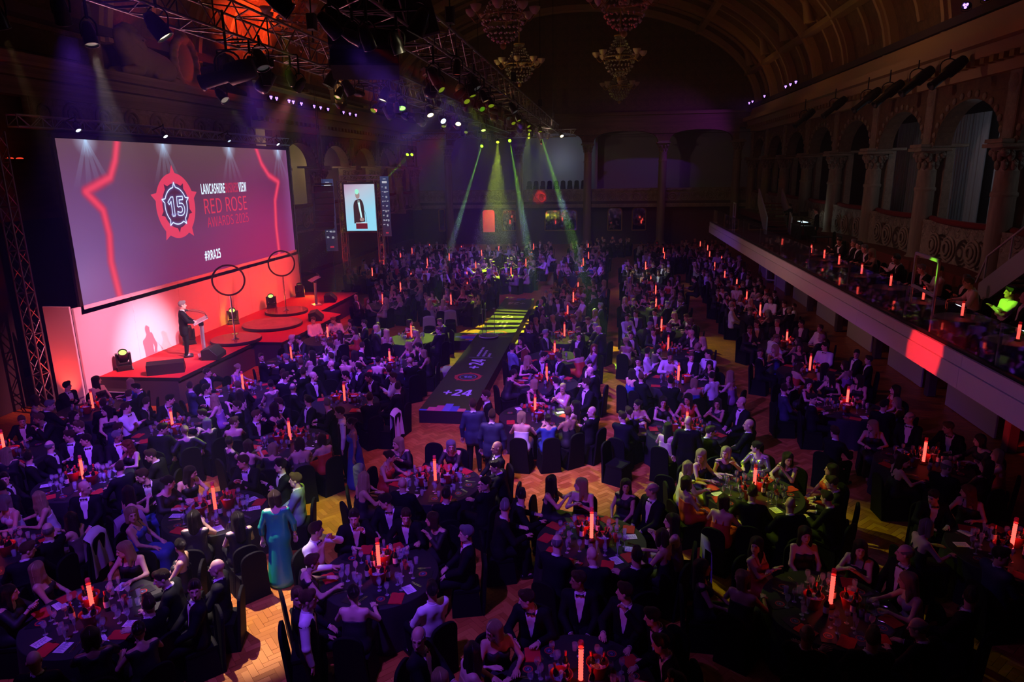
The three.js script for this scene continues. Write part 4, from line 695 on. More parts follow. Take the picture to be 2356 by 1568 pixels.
// moving beams in thicker haze: narrow lamps on the cross truss, and smoke that hangs where they shine
const BEAMS = [[[-8.87, 8.36, -50], [-8.0, 1.2, -32], LIME, 0.8, 2300], [[-6.82, 8.7, -50], [-2.93, 1.2, -29.4], LIME, 0.9, 2800], [[-4.74, 9.48, -50], [-0.29, 1.2, -26.2], LIME, 0.85, 2500], [[-14.07, 7.88, -50], [-15.39, 2.36, -32], LIME, 0.7, 1700], [[-14.4, 7.88, -50], [-15.25, 1.6, -33], LIME, 0.6, 1700], [[-7.7, 8.57, -50], [-6.6, 0.8, -40.5], ACID, 8.5, 16000]];
{
  const mats = [], m4 = new THREE.Matrix4(), q = new THREE.Quaternion(), e = new THREE.Euler();
  BEAMS.forEach(([a, b, c, deg, n], k) => {
    const I = k < 3 ? 100000 : k < 5 ? 50000 : 4000;
    spot(a, b, c, I, deg, k === 5 ? 0.7 : 0.35, k === 5 ? 3 : 1, 'beam_lamp', false);
    const A = V(...a), d = V(...b).sub(A), L = d.length(); d.normalize();
    const o = thing('beam_light', `moving-head beam light throwing a green beam, ${ORD[k]} along the cross truss`, 'stage light'); o.position.copy(A).addScaledVector(d, -0.28);
    lampBody(o, d.toArray(), 0.12, 0.36, c.map((x) => x * 3)); const up = 9.1 - o.position.y; if (up > 0.4) mesh('pipe', rod([0, 0.2, 0], [0, up, 0], 0.02, 6), black, o);
    const s = d.clone().cross(V(0, 1, 0)).normalize(), u = s.clone().cross(d);
    for (let i = 0; i < n; i++) {
      const t = L * (k < 3 ? 0.9 : k < 5 ? 0.95 : 0.85) * Math.pow(rr(0.0005, 1.0), k === 5 ? 0.34 : 0.3), R = Math.tan(deg * PI / 180) * t * Math.sqrt(rnd()), f = rnd() * 2 * PI, P = A.clone().addScaledVector(d, t).addScaledVector(s, Math.cos(f) * R).addScaledVector(u, Math.sin(f) * R);
      if (rnd() < clamp((t / L - 0.6) * 2.6, 0, 0.8) || (N2(t * 0.7 + k * 9, 3.1) < 0.22 && k > 2 && k < 5)) continue;
      e.set(rnd() * 6, rnd() * 6, rnd() * 6); q.setFromEuler(e); mats.push(m4.compose(P, q, V(1, 1, 1).multiplyScalar(rr(0.6, 1.4) * (k === 5 ? 0.95 : 1))).clone());
    }
  });
  const im = new THREE.InstancedMesh(new THREE.OctahedronGeometry(0.0075, 0), M([0.95, 0.95, 0.95], 1, { transparent: true, opacity: 0.5 }), mats.length);
  mats.forEach((m, i) => im.setMatrixAt(i, m)); im.name = 'stage_smoke'; im.userData.kind = 'stuff'; im.userData.label = 'thin smoke hanging in the green light beams'; im.userData.category = 'smoke'; scene.add(im);
}
// ---------------------------------------------------------------- the terrace on the far side of the tables
const fasciaM = M([0.82, 0.8, 0.8], 0.6);
const terrace = structGroup('terrace_floor');
{
  const zN = 3, zF = -47.6, xf = 6.95;
  mesh('slab', bx(4.9, 0.25, zN - zF, 9.4, 2.62, (zN + zF) / 2), darkWall, terrace);
  mesh('carpet', bx(4.8, 0.02, zN - zF - 0.1, 9.45, 2.755, (zN + zF) / 2), M([0.1, 0.012, 0.014], 0.95), terrace);
  mesh('plinth_step', [bx(1.4, 0.45, 46, 12.2, 2.95, -40)], redCarpet, terrace);
  for (let k = 0; k < 9; k++) { const L = 5.6, z = zN - L / 2 - k * L + 0.01; mesh('fascia_upper', cbox(0.06, 0.24, L - 0.01, 0.004, xf - 0.02, 3.04, z), fasciaM, terrace); mesh('fascia_lower', cbox(0.06, 0.42, L - 0.01, 0.004, xf - 0.05, 2.7, z), fasciaM, terrace); }
  mesh('fascia_end', cbox(0.5, 0.68, 0.06, 0.004, xf + 0.22, 2.82, zF - 0.02), fasciaM, terrace);
  mesh('glass_channel', bx(0.08, 0.06, zN - zF, xf + 0.08, 3.17, (zN + zF) / 2), black, terrace);
  for (let k = 0; k < 25; k++) { const z = zN - 1 - k * 2; const p = mesh('glass_pane', bx(0.02, 0.82, 1.94, xf + 0.1, 3.6, z), M([0.95, 0.97, 0.97], 0.02, { transmission: 1, thickness: 0 }), terrace); if (k % 2 === 0) mesh('clamp', cbox(0.05, 0.8, 0.05, 0.006, xf + 0.15, 3.58, z + 0.99), M([0.1, 0.1, 0.12], 0.4), p); }
  mesh('support_wall', bx(0.3, 2.6, 60, 11.2, 1.3, -28), darkWall, terrace);
  for (let k = 0; k < 9; k++) mesh('skirting_panel', cbox(0.06, 0.85, 2.6, 0.01, 9.85, 0.43, -10.5 - k * 4.2), M([0.5, 0.46, 0.36], 0.7), terrace);
  for (let k = 0; k < 9; k++) mesh('post', cbox(0.25, 2.5, 0.25, 0.02, 9.75, 1.25, -8.4 - k * 4.2), darkWall, terrace);
}
function signFrame(x, y0, y1, z, w, label, foot) { const o = thing('sign_frame', label, 'frame', [x, y0, z], foot ? -0.6 : PI / 2 - 0.1), h = y1 - y0, r = 0.035, m = M([0.6, 0.58, 0.62], 0.5);
  mesh('border', [cbox(w, r * 2, 0.05, 0.006, 0, r, 0), cbox(w, r * 2, 0.05, 0.006, 0, h - r, 0), cbox(r * 2, h, 0.05, 0.006, -w / 2 + r, h / 2, 0), cbox(r * 2, h, 0.05, 0.006, w / 2 - r, h / 2, 0)], m, o);
  mesh('posts', foot ? [rod([-w / 2 + r, 0, 0], [-w / 2 + r, -0.75, 0.05], 0.03), rod([w / 2 - r, 0, 0], [w / 2 - r, -0.75, 0.05], 0.03)] : [rod([-w / 2 + r, 0, 0], [-w / 2 + r, 2.76 - y0, 0], 0.03), rod([w / 2 - r, 0, 0], [w / 2 - r, 2.76 - y0, 0], 0.03)], m, o); return o; }
signFrame(7.3, 3.9, 4.74, -16.7, 1.6, 'white open frame standing above the terrace glass by the green-lit guests');
signFrame(7.3, 3.9, 4.75, -41, 1.5, 'white open frame above the terrace glass at its far corner');
signFrame(8.9, 0.75, 1.5, -38, 0.6, 'small white frame standing on the floor under the terrace edge', true);
{ // staircase from the terrace up to the gallery
  const o = structGroup('stairs_terrace'), wm = M([0.55, 0.53, 0.54], 0.6), p = [];
  for (let k = 0; k < 9; k++) mesh('tread', cbox(1.0, 0.05, 0.34, 0.008, 11.9, 2.85 + k * 0.19, -22.0 + k * 0.3), redCarpet, o);
  const st = prism([[0, 0], [0.5, 0], [2.9, 1.55], [2.9, 2.0], [2.4, 2.0], [0, 0.45]], 0.06).rotateY(-PI / 2).translate(11.36, 2.76, -22.3); mesh('stringer', st, wm, o);
  for (const k of [0, 1, 2]) p.push(rod([11.33, 2.95 + k * 0.72, -22.1 + k * 1.15], [11.33, 4.05 + k * 0.72, -22.1 + k * 1.15], 0.03)); p.push(rod([11.33, 4.05, -22.1], [11.33, 5.6, -19.6], 0.035), rod([11.33, 4.05, -22.1], [11.33, 3.2, -22.5], 0.03)); mesh('handrail', p, wm, o);
}
{ const o = structGroup('stairs_far'), wm = M([0.55, 0.5, 0.5], 0.6);
  for (let k = 0; k < 9; k++) mesh('tread', cbox(1.3, 0.06, 0.34, 0.008, 10.2, 2.85 + k * 0.2, -43 - k * 0.3), redCarpet, o);
  for (const x of [9.5, 10.9]) mesh('side_wall', prism([[0, 0], [0.4, 0], [2.8, 1.7], [2.8, 2.6], [0, 1.0]], 0.08).rotateY(PI / 2).translate(x, 2.76, -42.8), wm, o); }
const TABLES = '-0.20,-7.04;-7.10,-7.58;-9.93,-8.85;3.23,-8.92;-3.38,-9.03;-0.14,-10.33;-7.03,-10.61;6.51,-10.72;-10.46,-11.54;-3.27,-12.20;2.88,-12.36;-13.27,-12.61;-7.14,-13.94;6.60,-14.08;-10.34,-14.35;1.97,-15.42;-13.42,-15.54;-1.67,-16.17;-6.89,-16.72;-10.18,-17.41;6.17,-17.43;-1.61,-18.92;2.16,-19.27;-6.75,-20.29;-10.18,-20.53;6.15,-20.65;-1.58,-21.69;2.16,-22.68;-10.15,-23.52;6.26,-23.86;-7.05,-23.87;-1.42,-24.43;2.15,-25.47;-1.49,-27.81;6.31,-28.37;2.23,-29.56;-10.17,-30.07;-6.95,-30.14;-1.40,-31.06;6.37,-31.46;2.46,-33.09;-10.31,-33.41;-6.86,-33.56;-1.29,-33.81;6.57,-35.03;2.39,-35.84;-10.63,-36.55;-7.59,-37.14;6.43,-37.77;-13.56,-38.54;-5.34,-38.80;2.34,-38.87;-10.45,-39.30;-1.32,-39.75;-7.85,-41.17;6.45,-41.47;2.44,-41.62;-14.00,-42.16;-4.93,-42.77;-11.35,-42.88;-1.34,-43.24;7.26,-44.10;-10.50,-45.50;-14.05,-45.94;3.91,-46.27;-4.96,-46.39;-1.09,-46.44;6.92,-46.83;-8.62,-47.51;-14.00,-48.69;4.07,-49.03;-10.60,-50.10;-7.78,-50.12;7.28,-50.38;-13.36,-51.36;-1.25,-51.75;-5.36,-51.76;3.80,-51.77;7.12,-53.13;0.59,-55.02';
// guests: kind / pose @ place, body turn, head turn, table
const GUESTS = `m@-14.48,-16.00,81,70,16 fkD@-14.01,-16.53,76,75,16 m@-12.34,-16.16,-60,12,16 m@-11.56,-14.93,110,75,14 G@-13.69,-14.25,168,-38,16 m@-13.71,-13.69,22,21,11
m/chin@-13.13,-13.74,-7,-57,11 fkD@-12.03,-14.36,45,-75,14 fkD@-12.63,-13.97,20,75,11 n@-11.01,-13.13,151,9,14 s@-11.47,-14.32,91,39,14 m@-11.07,-15.25,53,70,14
n@-11.05,-16.34,142,70,19 m/drink@-11.34,-17.48,87,30,19 m@-10.31,-15.84,44,70,14 fpU@-10.94,-18.30,86,75,19 fpL@-9.72,-15.43,-73,-70,14 m/reach@-9.21,-14.32,-91,32,14
m@-8.87,-14.77,-74,24,14 fkD@-9.24,-15.72,-81,-70,14 fkS@-8.46,-13.85,-150,-75,14 fkG@-9.02,-13.80,-113,-20,14 m/drink@-8.19,-14.34,69,56,12 m@-9.83,-13.11,-168,-70,14
G@-10.58,-12.77,51,75,8 fkR@-10.05,-12.60,-21,-26,8 fkU/akimbo@-9.30,-13.31,-135,7,14 m@-11.84,-13.18,-68,18,11 m@-11.62,-12.66,20,-70,8 m@-11.07,-12.49,31,-70,8
m@-11.59,-11.54,135,75,8 b@-11.59,-12.10,109,75,8 b@-9.35,-10.26,23,75,2 m@-8.95,-11.90,-77,29,8 m@-8.63,-11.03,30,-75,6 fnD@-8.53,-10.25,148,75,6
fkD@-8.00,-11.29,55,45,6 fkd@-8.15,-10.73,83,53,6 fwL@-9.89,-10.03,-47,-75,2 fwG@-10.42,-9.86,-19,-75,2 m@-11.26,-10.62,119,-70,8 m@-10.83,-10.25,-12,-75,2
fkd@-7.92,-12.80,145,62,12 fkb@-7.43,-12.54,168,33,12 m/clap@-6.96,-11.75,-3,-56,6 b@-8.79,-8.77,-94,-42,2 m@-8.72,-8.22,-141,-70,2 fkL@-8.19,-7.94,116,75,1
fkD@-8.23,-7.32,103,37,1 fkL@-7.29,-8.72,10,-50,1 m@-6.02,-7.93,-72,17,1 b@-5.50,-8.13,-71,6,1 m@-5.96,-7.23,-107,-28,1 fkb@-6.20,-6.50,-140,9,1
b@-6.62,-6.12,-162,27,1 fkd@-5.69,-6.74,-121,-26,1 m@-5.52,-7.57,-45,75,1 fkD@-6.67,-9.41,-163,-4,6 fkD@-5.96,-9.54,-135,-7,6 b@-7.96,-17.24,64,55,18
b@-8.14,-16.40,122,70,18 m@-8.74,-17.11,-147,-75,19 s@-9.07,-17.59,-91,-70,19 fqd@-8.89,-16.55,-124,-21,19 m@-8.28,-19.41,165,75,23 m@-9.07,-18.76,-84,-75,19
b@-7.98,-18.62,-171,75,23 fkD@-7.71,-19.68,167,75,23 m@-7.88,-20.56,112,70,23 fpd@-7.75,-19.13,-176,75,23 m@-7.08,-18.38,-38,-75,18 m/chin@-7.14,-17.82,-4,-70,18
m@-6.41,-17.74,-25,-31,18 m@-6.14,-18.23,-71,-75,18 s/fold@-5.75,-17.43,-58,-11,18 m@-5.36,-16.53,-101,-70,18 b@-5.75,-19.16,-138,-12,23 fnd@-5.75,-19.60,-124,-40,23
m@-5.80,-15.63,-135,-28,18 G@-6.58,-15.20,-69,-75,12 m@-7.28,-15.30,-39,-75,12 m@-7.92,-15.36,-16,-75,12 fkD@-7.87,-14.80,85,75,12 frb@-5.92,-13.10,-124,-21,12
fqb@-6.28,-12.67,-146,-5,12 fkB@-6.84,-12.47,-169,12,12 fkG/reach@-3.12,-13.35,-8,14,9 frd@-4.41,-12.43,79,24,9 fkW@-4.60,-11.69,111,13,9 fkL@-4.47,-11.14,131,57,9
m@-6.18,-11.54,-42,-25,6 u@-5.60,-10.96,-76,10,6 b@-3.56,-11.05,166,34,9 m@-3.63,-10.50,4,-70,4 m@-2.72,-10.80,-159,-18,9 m/chin@-4.13,-9.92,40,-33,4
fkb/chin@-2.64,-10.08,-35,-40,4 s/drink@-4.52,-9.24,79,48,4 m@-3.20,-10.14,-9,34,4 G@-2.07,-9.38,-75,-1,4 fkS@-4.33,-8.36,125,-11,4 fkd@-3.28,-7.65,-176,21,4
s@-2.27,-7.97,-133,-33,4 m@-3.98,-7.61,112,-75,4 b@-2.12,-6.93,80,-70,0 fkL@-1.84,-6.29,128,70,0 fmD@-1.57,-6.78,122,70,0 b@-2.12,-12.78,-63,-12,9
m@-1.87,-12.10,-94,15,9 m@-2.10,-11.30,-126,70,9 fkd/reach@-2.72,-18.28,120,-8,21 fkL/chin@-2.36,-19.84,40,70,21 fkR@-2.51,-20.46,143,26,26 u@-2.85,-20.87,123,62,26
m@-1.89,-20.14,20,70,21 m@-1.34,-20.05,-58,-75,21 frD/reach@-0.65,-20.61,-139,31,26 b@-0.18,-18.50,-106,28,21 m@-0.42,-19.28,-59,70,21 m@-0.43,-17.20,-51,-50,17
m@-1.12,-17.59,-66,-75,17 fwU@-0.97,-17.05,-39,35,17 fkB@-1.92,-17.31,57,75,17 fyD@-0.66,-15.66,-117,35,17 b@-0.25,-15.29,-122,51,17 fkS@-0.73,-14.99,-141,-38,17
fnd@-1.21,-14.71,-162,-6,17 fwB@-1.84,-14.64,174,15,17 fkD@-0.97,-11.50,80,75,5 fkL@-0.32,-11.48,-12,-70,5 fkD@0.44,-11.55,-25,35,5 b@0.89,-11.16,-51,-53,5
m@0.66,-15.35,138,75,15 m/chin@0.44,-14.83,156,75,15 fpd@0.86,-16.03,16,-75,15 fkD@1.44,-16.44,27,-26,15 fyD@1.40,-14.41,151,21,15 fyB@1.54,-12.43,99,70,10
frb@1.57,-11.76,115,62,10 v@1.08,-19.67,61,-70,22 s@1.38,-20.60,75,75,22 s/chin@1.97,-20.41,9,-10,22 fnD@0.75,-18.64,130,70,22 m@1.07,-18.18,135,39,22
m@1.80,-17.78,167,3,22 G@-1.70,-10.25,109,70,5 m@-1.49,-10.84,106,70,5 m@2.62,-20.32,-24,21,22 s@3.16,-20.46,-40,-51,22 fkD@3.19,-19.79,-63,54,22
s@3.02,-18.28,-139,-47,22 fpL@3.55,-18.44,-121,-69,22 fnB@2.44,-17.76,-169,-17,22 frD@2.13,-16.56,-8,-13,15 fkD@2.84,-16.38,-42,28,15 b@3.30,-16.07,-64,-37,15
b@3.18,-14.60,-124,15,15 fkL@1.89,-13.09,53,-66,10 fkB/chin@2.46,-13.43,21,-39,10 fqd@3.27,-13.70,-36,-70,10 fkD/chin@3.73,-13.14,-47,39,10 frb@2.04,-10.97,149,17,10
m@2.57,-11.13,166,-0,10 b@3.18,-10.83,-169,-20,10 m@4.30,-11.94,-106,2,10 frD@4.30,-12.61,-80,-14,10 m@4.00,-11.29,-134,5,10 m@4.76,-20.79,65,-70,25
fkD@6.14,-21.82,1,-21,25 m@7.49,-20.90,-79,61,25 m@7.67,-20.37,-100,-3,25 fkD@4.98,-18.71,43,-48,20 fkD@5.34,-18.23,46,-53,20 fkD@6.23,-18.80,-37,-70,20
fkD@6.77,-18.42,-31,-65,20 n@4.63,-17.36,93,70,20 frD@7.35,-17.64,-80,-34,20 m@4.87,-14.35,126,75,13 b@-0.69,-9.13,155,24,5 b@-0.08,-8.93,-178,17,5
m@-0.88,-8.05,-5,-70,0 m@-0.26,-8.38,1,-70,0 m/drink@0.39,-8.21,-27,-66,0 m@0.83,-7.85,-51,-48,0 fkB@-1.30,-7.41,26,-75,0 m@0.92,-7.30,-77,-14,0
m@0.85,-6.56,-115,12,0 fkb@1.05,-9.68,-119,-64,5 fpD@1.24,-10.21,-95,-2,5 m@0.52,-9.05,-153,-16,5 frD/fold@2.39,-9.68,47,-67,3 fkD@3.17,-10.07,3,-11,3
b@4.38,-9.49,-63,-57,3 fkG@4.98,-10.47,99,47,7 fpL@4.36,-8.93,-89,-33,3 b@4.01,-7.74,-146,18,3 fkD@1.48,-8.95,89,-7,3 fkB@1.95,-8.64,147,75,3
b@2.51,-7.54,152,11,3 m@3.24,-7.55,-180,-18,3 fkD@3.92,-9.85,-37,30,3 m@4.78,-8.56,-137,-70,3 b@-8.15,-23.22,121,-10,30 fyB@-7.68,-22.91,-168,75,30
fkd@-6.77,-19.13,179,6,23 m@-5.82,-23.16,-120,51,30 fqL@-6.45,-22.83,-105,75,30 fyL@-7.56,-28.73,157,44,37 fyL@-6.98,-28.60,179,15,37 fkd@-7.27,-24.50,47,70,30
b@-0.01,-23.60,-120,30,31 G@-0.30,-24.08,-107,11,31 m@-0.71,-23.52,-97,75,31 fyL@-0.23,-27.00,-78,73,33 m@-0.85,-22.58,-39,40,26 fpR@-0.32,-21.44,-69,70,26
m@-2.66,-23.51,172,75,31 G@-1.98,-22.89,64,75,26 s@-0.92,-28.98,-71,-75,33 b@-10.81,-21.64,75,75,24 m@-10.25,-21.69,-42,-75,24 m@-8.52,-17.70,-86,-70,19
m@-5.75,-20.84,-61,-24,23 m@0.93,-23.60,98,75,27 G@1.50,-24.52,101,-75,32 m@1.28,-28.89,80,-75,35 m@2.61,-31.87,-163,70,40 fyL@3.10,-31.61,-111,75,40
m@3.04,-23.88,-37,-70,27 b@3.12,-23.32,-56,-36,27 b@2.94,-21.35,-150,48,27 m/chin@1.69,-23.73,24,-44,27 fyU@0.74,-22.08,158,75,27 v/S@-5.73,-13.69,-68,0,12
fnd/S@-5.36,-13.36,-67,0,12 n/S@-2.36,-13.72,-181,0,9 n/S@-2.90,-14.40,-163,0,17 m/S@-2.68,-15.10,-73,0,17 v/S@-3.65,-7.08,107,0,4 feb/S@-5.36,-9.72,-157,0,6
b/S@1.78,-13.70,171,0,10 s/S@-3.54,-43.33,90,0,58 s/S@-3.42,-39.91,-69,0,53 m/S@-2.25,-42.39,5,0,60 m/S@4.38,-32.97,-107,0,40`;
// ---------------------------------------------------------------- the tables and what stands on them
const tables = TABLES.split(';').map((s) => { const [x, z] = s.split(',').map(Number); return { x, z, d: Math.hypot(x, z, 6) }; });
{ // each table's name: which row counted from the stage, which table in it counted from the camera
  const rowOf = (t) => t.x < -12 ? 0 : t.x < -8.7 ? 1 : t.x < -4.6 ? 2 : t.x < -2.4 && t.z > -14 ? 3 : t.x < 0.9 ? 4 : t.x < 4.6 ? 5 : 6, n = [0, 0, 0, 0, 0, 0, 0];
  const rowName = ['first row from stage', 'second row from stage', 'third row from stage', 'row before the runway', 'row along the runway', 'middle row beyond runway', 'row under the terrace'];
  for (const t of tables) { t.row = rowOf(t); t.name = `${ORD[n[t.row]++]} table, ${rowName[t.row]}`; t.people = []; }
}
const CLOCK = ['six', 'seven', 'eight', 'ten', 'eleven', 'twelve', 'one', 'two', 'four', 'five'];
// clothed round table
const clothGeo = (() => { const p = [], R = 0.92, n = 72, rows = [[0, 0.752], [0.3, 0.752], [0.7, 0.752], [0.9, 0.751], [0.915, 0.735], [0.925, 0.6], [0.94, 0.3], [0.955, 0.01]];
  const g = new THREE.LatheGeometry(rows.map(([r, y]) => new THREE.Vector2(r + 0.001, y)), n), a = g.attributes.position;
  for (let i = 0; i < a.count; i++) { const x = a.getX(i), y = a.getY(i), z = a.getZ(i), f = Math.atan2(z, x), k = 1 + (0.752 - y) * 0.045 * Math.cos(f * 14); a.setXYZ(i, x * k, y, z * k); } g.computeVertexNormals(); return g; })();
const clothM = M([0.013, 0.012, 0.014], 0.7, { side: THREE.DoubleSide });
const tabletopGeo = lathe([[0.001, 0.72], [0.9, 0.72], [0.905, 0.735], [0.9, 0.748], [0.001, 0.748]], 40), tlegGeo = join([rod([0, 0, 0], [0, 0.72, 0], 0.05, 10), bx(0.9, 0.04, 0.08, 0, 0.03, 0), bx(0.08, 0.04, 0.9, 0, 0.03, 0)]);
const woodM = M([0.3, 0.2, 0.1], 0.6);
// glowing bubble tube
const coreMs = [0.85, 1, 1.2].map((q) => M([0.2, 0.01, 0.01], 0.4, { glowColor: [2.8 * q, 0.2 * q, 0.15 * q] })), tubeCore = (() => { const pts = [[0.001, 0.06]]; for (let k = 0; k <= 22; k++) pts.push([k % 2 ? 0.027 : 0.031, 0.062 + k * 0.02]); pts.push([0.001, 0.505]); return lathe(pts, 12); })();
const tubeTop = lathe([[0.001, 0.5], [0.03, 0.5], [0.033, 0.56], [0.03, 0.585], [0.026, 0.585], [0.02, 0.56], [0.001, 0.556]], 14), tubeTopM = M([0.9, 0.25, 0.3], 0.15, { transmission: 0.5, thickness: 0 });
const tubeBase = lathe([[0.001, 0], [0.06, 0], [0.065, 0.012], [0.05, 0.03], [0.04, 0.06], [0.001, 0.06]], 18), tubeRing = new THREE.TorusGeometry(0.036, 0.005, 6, 18).rotateX(PI / 2).translate(0, 0.5, 0);
// things laid on the table
const glassM = M([0.9, 0.92, 1], 0.1, { transmission: 0.74, thickness: 0, ior: 1.8, side: THREE.DoubleSide }), wineM = M([0.12, 0.004, 0.01], 0.1), bottleM = M([0.01, 0.025, 0.012], 0.08, { clearcoat: 1 }), labelM = M([0.7, 0.66, 0.55], 0.7), foilM = M([0.45, 0.03, 0.03], 0.35);
const bowl = lathe([[0.004, 0.1], [0.02, 0.107], [0.036, 0.14], [0.038, 0.17], [0.032, 0.205]], 14), stem = lathe([[0.001, 0], [0.033, 0.002], [0.03, 0.006], [0.005, 0.014], [0.004, 0.1], [0.006, 0.104]], 12), wineFill = lathe([[0.001, 0.108], [0.018, 0.11], [0.032, 0.138], [0.001, 0.139]], 12);
const tumblerG = lathe([[0.001, 0.004], [0.03, 0.004], [0.036, 0.11], [0.032, 0.11], [0.027, 0.012]], 12), fluteG = lathe([[0.004, 0.1], [0.015, 0.12], [0.026, 0.2], [0.022, 0.235]], 12);
const bottleG = lathe([[0.001, 0], [0.036, 0], [0.038, 0.01], [0.038, 0.19], [0.03, 0.22], [0.015, 0.245], [0.014, 0.3], [0.016, 0.302], [0.016, 0.312], [0.001, 0.312]], 14), bottleLabel = lathe([[0.0388, 0.06], [0.0388, 0.155]], 14), bottleFoil = lathe([[0.0155, 0.255], [0.0155, 0.29], [0.017, 0.3], [0.017, 0.315], [0.001, 0.316]], 12);
const bucketM = M([0.5, 0.015, 0.015], 0.35, { clearcoat: 0.5 }), bucketG = lathe([[0.001, 0.01], [0.085, 0.0], [0.125, 0.17], [0.142, 0.2], [0.138, 0.206], [0.12, 0.185], [0.082, 0.02], [0.001, 0.02]], 26), iceG = (() => { const l = []; for (let k = 0; k < 16; k++) { const a = k * 2.4, r = 0.09 * Math.sqrt(k / 16); l.push(cbox(0.035, 0.035, 0.035, 0.004, Math.cos(a) * r, 0.165, Math.sin(a) * r, k, k * 0.7)); } return join(l); })();
const iceM = M([0.85, 0.9, 0.95], 0.1, { transmission: 0.6, thickness: 0 }), napkinM = M([0.55, 0.02, 0.02], 0.85);
const napkinG = (() => { const g = new THREE.PlaneGeometry(0.2, 0.26, 6, 6).rotateX(-PI / 2), a = g.attributes.position; for (let i = 0; i < a.count; i++) a.setY(i, 0.006 + 0.012 * Math.abs(Math.sin(a.getX(i) * 31) * Math.cos(a.getZ(i) * 23))); g.computeVertexNormals(); return join([g, cbox(0.2, 0.008, 0.26, 0.002, 0, 0.004, 0)]); })();
const menuTex = canvasTex(128, 180, (g, w, h) => { g.fillStyle = '#191522'; g.fillRect(0, 0, w, h); g.strokeStyle = '#c03038'; g.lineWidth = 9; g.beginPath(); g.arc(64, 90, 34, 0, 7); g.stroke(); g.fillStyle = '#191522'; g.strokeStyle = '#8fa0e0'; g.lineWidth = 2; g.beginPath(); g.arc(64, 90, 22, 0, 7); g.stroke(); g.font = 'bold 22px sans-serif'; g.textAlign = 'center'; g.textBaseline = 'middle'; g.strokeText('15', 64, 90); });
const menuG = bx(0.21, 0.004, 0.3), menuM = M([1, 1, 1], 0.4, { map: menuTex });
{ const u = menuG.attributes.uv, n = menuG.attributes.normal; for (let i = 0; i < u.count; i++) if (n.getY(i) < 0.5) u.setXY(i, 0.02, 0.02); }
const paperTex = canvasTex(64, 90, (g, w, h) => { g.fillStyle = '#f2f0f4'; g.fillRect(0, 0, w, h); g.fillStyle = '#7a7aa0'; for (let k = 0; k < 9; k++) g.fillRect(8, 12 + k * 8, 20 + (k * 13 % 28), 3); });
const paperG = bx(0.15, 0.003, 0.21), paperM = M([0.9, 0.9, 0.9], 0.7, { map: paperTex });
const cutG = join([cbox(0.012, 0.004, 0.2, 0.001, -0.012, 0.003, 0), cbox(0.01, 0.004, 0.19, 0.001, 0.012, 0.003, 0), cbox(0.024, 0.004, 0.05, 0.001, 0.012, 0.003, -0.09)]), plateG = lathe([[0.001, 0.004], [0.08, 0.006], [0.13, 0.02], [0.135, 0.022], [0.132, 0.026], [0.08, 0.012], [0.001, 0.01]], 24), plateM = M([0.05, 0.05, 0.055], 0.2);
const candleG = lathe([[0.001, 0], [0.035, 0], [0.036, 0.08], [0.033, 0.08], [0.03, 0.02], [0.001, 0.02]], 14), candleM = M([0.6, 0.15, 0.1], 0.3, { transmission: 0.4, thickness: 0 });
const make = (name, cat, parts) => { const o = new THREE.Group(); o.name = name; o.userData.category = cat; for (const [n, g, m] of parts) mesh(n, g, m, o); return o; };
const protos = {
  wine: make('wine_glass', 'glass', [['bowl', bowl, glassM], ['stem', stem, glassM]]), red: make('wine_glass', 'glass', [['bowl', bowl, glassM], ['stem', stem, glassM], ['wine', wineFill, wineM]]),
  flute: make('champagne_flute', 'glass', [['bowl', fluteG, glassM], ['stem', stem, glassM]]), tumbler: make('tumbler', 'glass', [['wall', tumblerG, glassM]]),
  bottle: make('wine_bottle', 'bottle', [['body', bottleG, bottleM], ['label', bottleLabel, labelM], ['foil', bottleFoil, foilM]]),
  bucket: make('ice_bucket', 'bucket', [['pail', bucketG, bucketM], ['ice', iceG, iceM]]), menu: make('menu_card', 'menu', [['card', menuG, menuM]]), paper: make('paper_sheet', 'paper', [['sheet', paperG, paperM]]), napkin: make('napkin', 'napkin', [['cloth', napkinG, napkinM]]),
  cutlery: make('cutlery_set', 'cutlery', [['knife_and_fork', cutG, chrome]]), plate: make('side_plate', 'plate', [['plate', plateG, plateM]]), candle: make('tea_light_holder', 'candle', [['cup', candleG, candleM]]),
};
function put(kind, label, group, x, y, z, ry = 0, rz = 0, single) {
  const o = protos[kind].clone(); o.name = numbered(o.name); if (o.children.length === 1 && single !== false) { const m = o.children[0].clone(); m.name = o.name; m.userData = { ...o.userData }; m.position.set(x, y, z); m.rotation.set(0, ry, rz); m.userData.label = label; if (group) m.userData.group = group; scene.add(m); return m; }
  o.userData = { ...o.userData, label, group }; o.position.set(x, y, z); o.rotation.set(0, ry, rz); scene.add(o); return o;
}
const TOP = 0.754, extras = { bowl: [], stem: [], bottle: [] };
let glassCount = 0, bottleCount = 0, menuCount = 0, napkinCount = 0, cutCount = 0;
seed = 4242;
